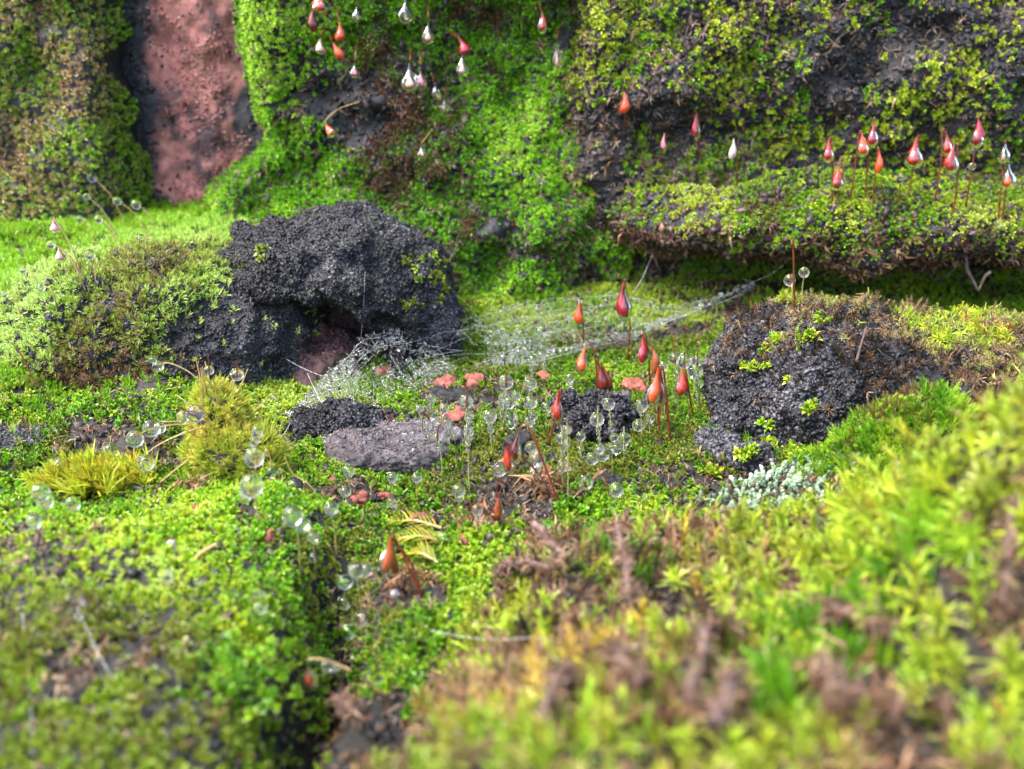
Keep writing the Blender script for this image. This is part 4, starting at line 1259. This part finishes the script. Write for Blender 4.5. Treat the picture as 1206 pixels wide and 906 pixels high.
for lab, path, r in [
    ('brown stem lying nearly level at the upper left of the near mound', [(590, 692), (620, 690), (652, 697)], 0.022),
    ('short brown stem slanting down beside the level one on the near mound', [(628, 640), (645, 662), (660, 690)], 0.022),
    ('dark upright twig in the cleft between two bright green patches', [(736, 735), (733, 695), (724, 648)], 0.020),
    ('thick grey violet stem slanting low in the centre of the near mound', [(724, 798), (738, 822), (750, 846)], 0.026),
    ('grey brown stem running down to the bottom edge in the centre', [(664, 822), (650, 850), (632, 886)], 0.024),
    ('curved grey stem like a hook in the lower right of centre', [(845, 770), (822, 776), (816, 820), (800, 862)], 0.024),
    ('thick mauve stem bottom right of the hook shaped one', [(856, 836), (842, 860), (828, 894)], 0.028),
    ('dark mauve stem slanting right, under white specks on the near mound', [(956, 814), (970, 836), (984, 858)], 0.022),
    ('tan stem end pointing to the soft green patch on the near mound', [(974, 748), (1002, 762), (1030, 779)], 0.024),
    ('mauve stem at the lower left rim of the near mound', [(398, 848), (416, 858), (432, 872)], 0.024),
    ('thin vertical brown twig in the dark gap at the right edge', [(1166, 738), (1170, 680), (1176, 622)], 0.016)]:
    h = hit(*path[0], ['ground'])
    pts = []
    for p in path:
        q = hit(*p, ['ground'])
        pts.append(q[0] + np.array([0, -0.06, 0.17]))
    pts = [pts[0] - np.array([0, 0, 0.06])] + pts
    pth = smooth_path(pts, 30)
    pth = pth + np.stack([vnoise(pth * 7 + k * 31, 3) for k in range(3)], 1) * 0.02
    rad = np.linspace(r, r * 0.75, len(pth)) * (1 + 0.3 * vnoise(pth * 16, 5))
    rad[0] *= 0.4
    rad[-1] *= 0.3
    V, F = tube(pth, rad, 8)
    # shrivelled old leaves pressed to the stem
    n = 70
    ii = rng.integers(0, len(pth), n)
    t = thing('dead_twig', lab, 'dead twig', pts[0], TW)
    link('stem', mesh_np('stem', V - pts[0], F, mat=M['twig']), t)
    lv = place('litter', pth[ii], rng.normal(0, 1, (n, 3)), rs(n, 0.05, 0.09), mixc(rng.random(n), DARK, BROWN, (0.2, 0.12, 0.09), TAN), 0.0, 0.6)
    link('old_leaves', mesh_np('old_leaves', lv[0] - pts[0], lv[1], tint=lv[2], mat=M['leafdull']), t)

# ------------------------------------------------------------------ grit and stones lying on the floor
def stone(label, px, py, rx, rz, mat, name='pebble', cat='pebble', group='red grit on the moss', sub=4, ry=None, grains=((16, 0.03),), keys=('ground',), lift=0.12, p=2.3, rot=None, crumb=None, lump=0.35):
    h = hit(px, py + rz * 0.5, list(keys))
    P0 = h[0]
    s = np.dot(P0 - CAM, FW) / FPX
    k_ = 0.86 if group == RG else 1.0
    R = np.array([rx * s, (ry or rx) * s, rz * s]) * k_
    i = random.randint(0, 9999)
    P, F = blob(P0 + np.array([0, 0.2 * R[1], R[2] * lift]), R, sub, p, i, rot if rot is not None else random.uniform(-0.5, 0.5), ((1.6 / max(R), max(R) * lump), (5 / max(R), max(R) * lump * 0.3)), grains)
    base = np.array([P[:, 0].mean(), P[:, 1].mean(), P[:, 2].min()])
    so_ = tag(link(name, mesh_np(name, P - base, F, mat=M[mat]), loc=[float(v) for v in base]), label, cat, group)
    if crumb:
        key = 'stone%d' % len(SURF)
        register(key, P, F)
        OBJ[key] = so_
        crust('crust', key, 4500 if crumb is GR else 1800, crumb, 0.008, 0.034 if crumb is GR else 0.02)
    return so_


RG = 'red grit on the moss'
for a in [
    ('round flat salmon red pebble, largest of the grit, beside the orange double capsule', 748, 455, 15, 17, 'redgrit'),
    ('tan orange pebble under the round salmon one', 739, 482, 13, 11, 'tangrit'),
    ('wedge shaped salmon grit on a dark chip left of the pair in the middle hollow', 524, 451, 18, 9, 'redgrit'),
    ('salmon grit right one of the pair above the pink flat one', 560, 447, 14, 11, 'redgrit'),
    ('flat pink grit behind the tallest beaded stalk', 540, 488, 17, 10, 'redgrit'),
    ('blurred orange red grit beyond the single drops in the hollow', 640, 444, 10, 11, 'redgrit'),
    ('larger bright red grit before the grey slab', 425, 584, 11, 11, 'redgrit'),
    ('smaller red grit right of the larger one before the grey slab', 453, 583, 9, 9, 'redgrit'),
    ('rounded red grit alone on the lime moss at left', 235, 599, 9, 7, 'redgrit'),
    ('long salmon grit leaning at the upper end of the crevice', 320, 630, 7, 13, 'redgrit'),
    ('tiny round red grit behind the larger one before the slab', 392, 566, 6, 6, 'redgrit'),
    ('tiny dark red grit under the arching stalk drop', 338, 588, 5, 5, 'redgrit'),
    ('little round red grit by a dark stalk in the middle moss', 528, 578, 5.5, 5.5, 'redgrit'),
    ('bright red grit on the rim of the yellow moss mound', 549, 634, 10, 6, 'redgrit'),
    ('red grit with dark side behind the golden fronds', 493, 610, 12, 10, 'redgrit'),
    ('pinkish grit behind a pair of drops left of the red capsule', 622, 499, 8, 8, 'tangrit'),
    ('blurred pink grit behind the capsule at the left end of the black lump', 650, 498, 9, 8, 'redgrit'),
    ('dim red grit behind the web at its lower middle', 452, 437, 12, 7, 'redgrit'),
    ('small red grit in the dark under the web', 440, 475, 6, 6, 'redgrit'),
    ('tiny red grit at the back edge of the grey slab', 410, 508, 6, 4, 'redgrit'),
    ('tiny red grit next to the straw coloured stem in the near left moss', 249, 652, 4, 4, 'redgrit'),
    ('brown grit below the golden cushion', 226, 567, 8, 6, 'tangrit'),
    ('pale tan grit between slab moss and the dark stalk', 504, 583, 8, 6, 'tangrit'),
    ('pale red grit hidden behind the dark capsule pair', 593, 545, 8, 10, 'tangrit')]:
    stone(*a)
BG = 'dark stones in the hollow'
stone('big black lumpy stone in the middle behind a row of dewdrops', 700, 494, 46, 38, 'blackgrit', 'stone', 'stone', BG, 6, 34, ((7, 0.07), (18, 0.035)), lift=0.2, rot=0.2, crumb=GR)
stone('dark violet stone right behind the black lumpy one', 731, 480, 20, 24, 'slab', 'stone', 'stone', BG, 4, 16)
stone('black jagged stone behind the dark capsule pair', 612, 522, 17, 20, 'blackgrit', 'stone', 'stone', BG, 4, 14, ((12, 0.06), (26, 0.03)))
stone('black flat chip under the wedge of salmon grit', 528, 466, 22, 8, 'blackgrit', 'stone', 'stone', BG, 4, 14)
stone('purple grey flat stone left of the pink grit', 532, 515, 20, 14, 'slab', 'stone', 'stone', BG, 4, 16)
stone('flat black chip below the black lumpy stone', 716, 566, 24, 6, 'blackgrit', 'stone', 'stone', BG, 4, 14)
stone('black sliver on the near moss under the big brown capsule', 444, 707, 10, 5, 'blackgrit', 'stone', 'stone', BG, 3, 6)
stone('small black chip between the two red grits', 440, 588, 8, 6, 'blackgrit', 'stone', 'stone', BG, 3, 6)
stone('grey violet wet slab lying before the hollow rock', 452, 527, 72, 15, 'slab', 'stone', 'stone', None, 6, 56, ((18, 0.010), (40, 0.008)), lift=0.1, p=3.0, rot=0.1, lump=0.13, crumb=((0.02, 0.016, 0.018), (0.05, 0.042, 0.046), (0.10, 0.085, 0.088), (0.22, 0.2, 0.2)))
stone('dark broad stone behind the grey slab under the web', 400, 492, 62, 24, 'blackgrit', 'stone', 'stone', BG, 6, 44, ((7, 0.06), (18, 0.03)), lift=-0.15, rot=-0.1, lump=0.2, crumb=GR)
WG = 'white seed like specks'
stone('white seed husk by the dark stalk under the big brown capsule', 465, 704, 5, 7, 'whitegrit', 'seed_husk', 'seed husk', WG, 3, lift=0.9, grains=())
stone('largest white speck left of the straw stem in the near left moss', 202, 645, 5.5, 5, 'whitegrit', 'seed_husk', 'seed husk', WG, 3, lift=1.2, grains=())
stone('small pinkish white speck between the largest one and the straw stem', 219, 653, 4, 4, 'whitegrit', 'seed_husk', 'seed husk', WG, 3, lift=1.2, grains=())
stone('upper left of two white specks low in the near right moss', 921, 795, 7, 8, 'whitegrit', 'seed_husk', 'seed husk', WG, 3, lift=1.6, grains=())
stone('upper right of two white specks low in the near right moss', 985, 802, 8, 7, 'whitegrit', 'seed_husk', 'seed husk', WG, 3, lift=1.6, grains=())
stone('pinkish white crumb in the brown hollow of the near mound', 750, 775, 8, 9, 'whitegrit', 'seed_husk', 'seed husk', WG, 3, lift=1.6, grains=())

# ------------------------------------------------------------------ small moss tufts that stand alone
def tuft(label, species, P0, N0, n, spread, size, cols, name='moss_tuft', group=None, up=0.5, jit=0.35, cat='moss tuft'):
    P = P0 + rng.normal(0, spread, (n, 3)) * np.array([1, 1, 0.4])
    c = mixc(np.clip(rng.normal(0.6, 0.25, n), 0, 1), *cols)
    V, F, Cc = place(species, P, np.repeat(N0[None], n, 0), rs(n, size * 0.75, size * 1.2), c, up, jit)
    return tag(link(name, mesh_np(name, V - P0, F, tint=Cc, mat=M['leaf']), loc=[float(v) for v in P0]), label, cat, group)


TG = 'bright moss tufts on the crusted rock'
for px, py, n, lab in [(914, 399, 7, 'leftmost bright green tuft high on the face of the crusted rock'), (952, 400, 4, 'tuft in the upper middle of the crusted rock face'), (940, 417, 2, 'single pale leaf tuft below the upper middle one on the rock face'),
                       (902, 411, 3, 'yellowish tuft just lower left of the leftmost high one'), (883, 437, 4, 'brownish yellow tuft near the left edge of the rock face'), (903, 434, 4, 'green tuft in the centre of the crusted rock face'),
                       (930, 447, 3, 'tiny vivid tuft right of the centre of the rock face'), (968, 382, 4, 'rounded tuft close under the mossy top of the rock'), (905, 502, 6, 'gold and green tuft low on the rock face'),
                       (908, 520, 10, 'leafy fresh green tuft at the foot of the rock face'), (884, 535, 9, 'pale fresh tuft at the very foot of the rubble'), (951, 482, 4, 'yellow green pair of tufts right of the low gold one'),
                       (932, 540, 6, 'yellow rosette tuft at the rock foot above the silver moss'), (838, 560, 7, 'small green tuft on the dark rubble at lower left of the rock')]:
    h = hit(px, py)
    tuft(lab + ('' if 'rock' in lab else ' of the crusted rock'), 'rosette', h[0] + h[3] * 0.01, np.array(h[3]), n, 0.035, 0.10, (FRESH, LIME, YEL), group=TG)
h = hit(928, 358)
tuft('large yellow green tuft crowning the highest point of the crusted rock', 'star', h[0], np.array([0, 0, 1.0]), 26, 0.07, 0.09, (OLIVE, YEL, (0.42, 0.5, 0.08)))
h = hit(1165, 400)
tuft('orange gold tuft on top of the crusted rock near the right edge', 'star', h[0], np.array([0, 0, 1.0]), 34, 0.10, 0.12, (RUST, GOLD, YEL, LIME))
h = hit(265, 800)
tuft('vivid green leafy clump on the dark lower left moss', 'rosette', h[0], np.array([0, 0, 1.0]), 150, 0.12, 0.075, (DEEP, FRESH, LIME))
for px, py, lab in [(447, 515, 'x')]:
    pass
h = hit(372, 530)
tuft('fresh green leafy clump beside the right foot of the golden cushion', 'rosette', h[0], np.array([0, 0, 1.0]), 12, 0.06, 0.11, (FRESH, LIME))

# golden cushion of fine needles, with the straw bristles that stick out of it
cb = pt(280, 590, 6.1)
cushion = thing('moss_cushion', 'tall golden green cushion of fine needle moss with dewy stalks', 'moss cushion', cb)
A1, f1 = blob(pt(258, 502, 6.15), (0.16, 0.17, 0.24), 4, 2.2, 601, 0, ((3, 0.05),))
A2, f2 = blob(pt(279, 552, 6.1), (0.29, 0.26, 0.27), 4, 2.2, 602, 0, ((3, 0.06),))
cv, cf = np.concatenate([A1, A2]), np.concatenate([f1, f2 + len(A1)])
link('core', mesh_np('core', cv - cb, cf, mat=M['soil']), cushion)
register('cushion', cv, cf)
P, N = sample(['cushion'], 1100)
k = (N[:, 2] > -0.35)
P, N = P[k], N[k]
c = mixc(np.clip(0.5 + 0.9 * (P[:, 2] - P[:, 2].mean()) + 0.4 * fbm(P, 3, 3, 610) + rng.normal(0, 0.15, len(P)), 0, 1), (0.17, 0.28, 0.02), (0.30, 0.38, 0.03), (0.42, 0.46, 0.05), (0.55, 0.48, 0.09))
V, F, Cc = place('needle', P, N, rs(len(P), 0.055, 0.10), c, 0.4, 0.3)
link('needles', mesh_np('needles', V - cb, F, tint=Cc, mat=M['leaf']), cushion)
vs, fs, o = [], [], 0
for i in rng.choice(len(P), 46, replace=False):
    if N[i, 1] > 0.4:
        continue
    d = N[i] * 0.6 + np.array([0, 0, 0.7]) + rng.normal(0, 0.2, 3)
    d /= np.linalg.norm(d)
    v, f = tube(smooth_path([P[i], P[i] + d * 0.10, P[i] + d * rng.uniform(0.16, 0.24)], 6), np.linspace(0.007, 0.003, 7)[:len(smooth_path([P[i], P[i], P[i] + d], 6))], 5)
    vs.append(v); fs.append(f + o); o += len(v)
link('bristles', mesh_np('bristles', np.concatenate(vs) - cb, np.concatenate(fs), mat=M['tanstem']), cushion)

# feathery golden tuft left of it
h = hit(112, 570)
t0 = h[0]
n = 200
P = t0 + rng.normal(0, 1, (n, 3)) * np.array([0.14, 0.08, 0.02]) + np.array([0, 0, 0.02])
Nn = np.repeat(np.array([[-0.5, -0.35, 0.75]]), n, 0)
c = mixc(np.clip(rng.normal(0.65, 0.25, n), 0, 1), RUST, GOLD, YEL, (0.42, 0.5, 0.03))
V, F, Cc = place('needle', P, Nn, rs(n, 0.11, 0.2), c, 0.2, 0.28)
tag(link('moss_tuft', mesh_np('moss_tuft', V - t0, F, tint=Cc, mat=M['leaf']), loc=[float(v) for v in t0]), 'feathery golden yellow moss tuft combed to the left, beyond the near left moss', 'moss tuft')

# three feather fronds
for lab, a, b in [('uppermost of three golden feathery fronds pointing left', (520, 627), (456, 621)), ('middle one of three golden feathery fronds pointing left', (524, 645), (470, 641)), ('lowest of three golden feathery fronds pointing left', (516, 668), (478, 659))]:
    A = hit(*a, ['ground'])[0] + np.array([0, 0, 0.03])
    Bq = hit(*b, ['ground'])[0] + np.array([0, 0, 0.04])
    mid = (A + Bq) / 2 + np.array([0, 0, 0.03])
    pth = smooth_path([A, mid, Bq], 24)
    V, F = tube(pth, np.linspace(0.012, 0.005, len(pth)), 6)
    t = thing('moss_frond', lab, 'moss frond', A, 'golden feathery fronds')
    link('stem', mesh_np('stem', V - A, F, mat=M['tanstem']), t)
    vv, ff = [], []
    for i in range(2, len(pth), 2):
        tg = pth[min(i + 1, len(pth) - 1)] - pth[i - 1]
        tg /= np.linalg.norm(tg)
        side = np.cross(tg, [0, 0, 1.0])
        side /= np.linalg.norm(side)
        for sg in (-1, 1):
            L = 0.12 * math.sin(PI * (0.25 + 0.7 * i / len(pth))) + 0.02
            d = tg * 0.75 + side * sg * 0.75 + np.array([0, 0, rng.uniform(-0.05, 0.25)])
            d /= np.linalg.norm(d)
            wv = np.cross(d, [0, 0, 1.0]) * 0.006
            k = len(vv)
            p = pth[i]
            vv += [p - wv, p + wv, p + d * L * 0.5 + wv + [0, 0, 0.012], p + d * L * 0.5 - wv + [0, 0, 0.012], p + d * L + wv * 0.1, p + d * L - wv * 0.1]
            ff += [[k, k + 1, k + 2, k + 3], [k + 3, k + 2, k + 4, k + 5]]
    vv = np.array(vv)
    tt = np.repeat(np.clip(rng.normal(0.6, 0.2, len(vv) // 6), 0, 1), 6)
    link('leaflets', mesh_np('leaflets', vv - A, np.array(ff), tint=mixc(tt, RUST, GOLD, OLIVE, YEL), mat=M['leaf']), t)

# dead brown leaf tent beside the arched capsule pair, and dead tufts
for lab, px, py, n, sz in [('tent of dead brown leaves at the foot of the arched capsule stalk', 648, 582, 14, 0.20), ('dead brown tuft tangled under the small rusty capsule', 568, 618, 22, 0.15), ('rusty brown dead tuft under the golden fronds', 480, 690, 26, 0.14),
                           ('brown withered tuft at the foot of the golden cushion', 232, 578, 14, 0.10)]:
    h = hit(px, py, ['ground'])
    P0 = h[0]
    P = P0 + rng.normal(0, 0.05, (n, 3)) * np.array([1.2, 0.8, 0.3]) + np.array([0, 0, 0.03])
    V, F, Cc = place('litter', P, np.repeat(np.array([[0.2, -0.2, 1.0]]), n, 0), rs(n, sz * 0.7, sz * 1.2), mixc(rng.random(n), DARK, BROWN, (0.25, 0.12, 0.06), TAN), 0.4, 0.4)
    tag(link('dead_tuft', mesh_np('dead_tuft', V - P0, F, tint=Cc, mat=M['leafdull']), loc=[float(v) for v in P0]), lab, 'dead tuft', 'dead brown tufts')

# ------------------------------------------------------------------ spider web hammock
def poly(ctrl, s):
    P = np.array([pt(*c) for c in ctrl])
    L = np.concatenate([[0], np.cumsum(np.linalg.norm(np.diff(P, axis=0), axis=1))])
    L /= L[-1]
    return np.stack([np.interp(s, L, P[:, k]) for k in range(3)], -1)


UPC = [(340, 488, 7.15), (385, 440, 7.6), (425, 398, 8.0), (520, 378, 8.7), (640, 350, 9.3), (735, 345, 9.5), (800, 362, 9.55), (888, 331, 9.9)]
LOC = [(340, 488, 7.15), (400, 512, 6.9), (478, 503, 7.1), (560, 446, 8.0), (640, 416, 8.5), (748, 394, 9.1), (806, 368, 9.5), (888, 331, 9.9)]


def web(s, t):
    s = np.asarray(s, float)
    t = np.asarray(t, float)
    U, Lw = poly(UPC, s), poly(LOC, s)
    P = U * (1 - t)[:, None] + Lw * t[:, None]
    P[:, 2] -= 0.10 * 4 * t * (1 - t) * np.sin(PI * np.clip(s, 0, 1))
    P[:, 2] += 0.03 * vnoise(np.stack([s * 14, t * 5, s * 0], 1), 9)
    return P


wb = web([0.0], [0.5])[0]
webo = thing('spider_web', 'dew beaded spider web sheet slung from the hollow rock to the right wall', 'spider web', wb)
vs, fs, o = [], [], 0


def thread(p, r, sides=4):
    global o
    v, f = tube(p, r, sides)
    vs.append(v)
    fs.append(f + o)
    o += len(v)


for i in range(3):                        # the bundles along both edges
    ss = np.linspace(0, 1, 40)
    j = rng.normal(0, 0.012, (40, 3))
    if i < 2:
        thread(web(ss, np.full(40, 0.02 + 0.1 * i)) + np.cumsum(j, 0) * 0.4, 0.0007)
    thread(web(ss, np.full(40, 1.0)) + np.cumsum(j, 0) * 0.45, 0.0006)
for i in range(150):                     # the tangled sheet
    s0, t0_ = rng.random() * 0.78, rng.random()
    a = rng.normal(0, 0.07, 2)
    ss = np.linspace(s0, np.clip(s0 + a[0], 0, 1), 4)
    tt = np.linspace(t0_, np.clip(t0_ + a[1] * 2, 0, 1), 4)
    thread(web(ss, tt) + rng.normal(0, 0.008, (4, 3)), 0.00055)
for a, b in [((745, 345, 9.7), (768, 300, 10.15)), ((888, 331, 9.9), (935, 300, 9.7)), ((425, 398, 8.2), (430, 320, 8.0)), ((345, 492, 7.15), (318, 520, 6.3)),
             ((400, 505, 7.0), (362, 440, 7.4)), ((385, 445, 7.6), (300, 395, 8.2)), ((400, 505, 7.0), (368, 540, 6.4)), ((748, 396, 9.1), (757, 420, 9.0))]:
    A, Bq = pt(*a), pt(*b)
    p = np.linspace(A, Bq, 8)
    p[:, 2] -= 0.05 * np.sin(np.linspace(0, PI, 8))
    thread(p, 0.0012)
link('silk_threads', mesh_np('silk_threads', np.concatenate(vs) - wb, np.concatenate(fs), mat=M['silk']), webo)
bv, bf = ICO[1]
n = 12000
ss = rng.random(n)
tt = rng.random(n)
edge = rng.random(n)
tt = np.where(edge < 0.06, np.abs(rng.normal(0, 0.12, n)), np.where(edge < 0.26, 1 - np.abs(rng.normal(0, 0.07, n)), tt))
ss = np.where(rng.random(n) < 0.22, ss ** 1.5 * 0.5, ss)
tt = np.clip(tt, 0, 1)
PW = web(ss, tt) + rng.normal(0, 0.014, (n, 3))
kw = rng.random(n) < sst(-0.6, 0.5, fbm(PW, 1.8, 3, 701) + 0.35 * (ss < 0.35) + 0.5 * (edge < 0.26) + 0.4 * (ss > 0.75))
wid = np.linalg.norm(web(ss, np.zeros(len(ss))) - web(ss, np.ones(len(ss))), axis=1)
kw &= rng.random(len(ss)) < np.clip(0.05 + wid / 0.8, 0, 1)
PW = PW[kw]
n = len(PW)
RW = np.exp(rng.normal(math.log(0.0082), 0.38, n))
big = np.argsort(-RW)[:70]
rest = np.setdiff1d(np.arange(n), big)
V = (bv[None] * RW[rest][:, None, None] + PW[rest][:, None]).reshape(-1, 3)
F = (bf[None] + (np.arange(len(rest)) * len(bv))[:, None, None]).reshape(-1, 3)
tag(link('dew_beads', mesh_np('dew_beads', V - wb, F, mat=M['water']), webo), kind='stuff')
for i in big:
    drop(webo, PW[i], float(RW[i]), wb, True)

# single silk threads
for lab, A, Bq in [('long slack silk thread crossing the near left moss diagonally', hit(92, 722)[0] + np.array([0, 0, 0.03]), hit(158, 852)[0] + np.array([0, 0, 0.03])),
                   ('vertical silk thread nearest the left edge over the near moss', hit(28, 728)[0] + np.array([0, 0, 0.03]), hit(42, 900)[0] + np.array([0, 0, 0.03])),
                   ('single pale silk thread lying across the near right mound', hit(508, 775)[0] + np.array([0, 0, 0.16]), hit(640, 788)[0] + np.array([0, 0, 0.16]))]:
    p = np.linspace(A, Bq, 14)
    p[:, 2] -= 0.03 * np.sin(np.linspace(0, PI, 14))
    v, f = tube(p, 0.0008, 5)
    tag(link('silk_thread', mesh_np('silk_thread', v - A, f, mat=M['silk']), loc=[float(x) for x in A]), lab, 'silk thread')
# ------------------------------------------------------------------ camera, sky, sun
cam = bpy.data.cameras.new('camera')
cam.sensor_width = 36
cam.lens = 36 * FPX / 1206
cam.clip_start = 0.05
cam.clip_end = 1000
cam.dof.use_dof = True
cam.dof.focus_distance = 7.4
cam.dof.aperture_fstop = 0.58
co = bpy.data.objects.new('camera', cam)
col.objects.link(co)
co.location = CAM
co.rotation_euler = (math.radians(70), 0, 0)
scene.camera = co

SUN_EL, SUN_AZ = math.radians(58), math.radians(-115)     # azimuth from +Y, negative = left
w = bpy.data.worlds.new('World')
scene.world = w
w.use_nodes = True
nt = w.node_tree
bg = nt.nodes['Background']
sky = nt.nodes.new('ShaderNodeTexSky')
sky.sky_type = 'NISHITA'
sky.sun_disc = False
sky.sun_elevation = SUN_EL
sky.sun_rotation = SUN_AZ
sky.air_density = 1.0
sky.dust_density = 4.0
nt.links.new(sky.outputs['Color'], bg.inputs['Color'])
bg.inputs['Strength'].default_value = 0.14
sun = bpy.data.lights.new('sun', 'SUN')
sun.energy = 1.0
sun.angle = math.radians(25)
sun.color = (1.0, 0.96, 0.9)
so = bpy.data.objects.new('sun', sun)
col.objects.link(so)
sd = Vector((math.sin(SUN_AZ) * math.cos(SUN_EL), math.cos(SUN_AZ) * math.cos(SUN_EL), math.sin(SUN_EL)))
so.rotation_euler = sd.to_track_quat('Z', 'Y').to_euler()
so.location = (-4, 4, 9)
scene.view_settings.view_transform = 'Standard'
scene.view_settings.look = 'None'
scene.view_settings.exposure = 2.65
scene.view_settings.gamma = 1.0
scene.cycles.max_bounces = 10
scene.cycles.transmission_bounces = 8
scene.cycles.caustics_reflective = False
scene.cycles.use_denoising = True
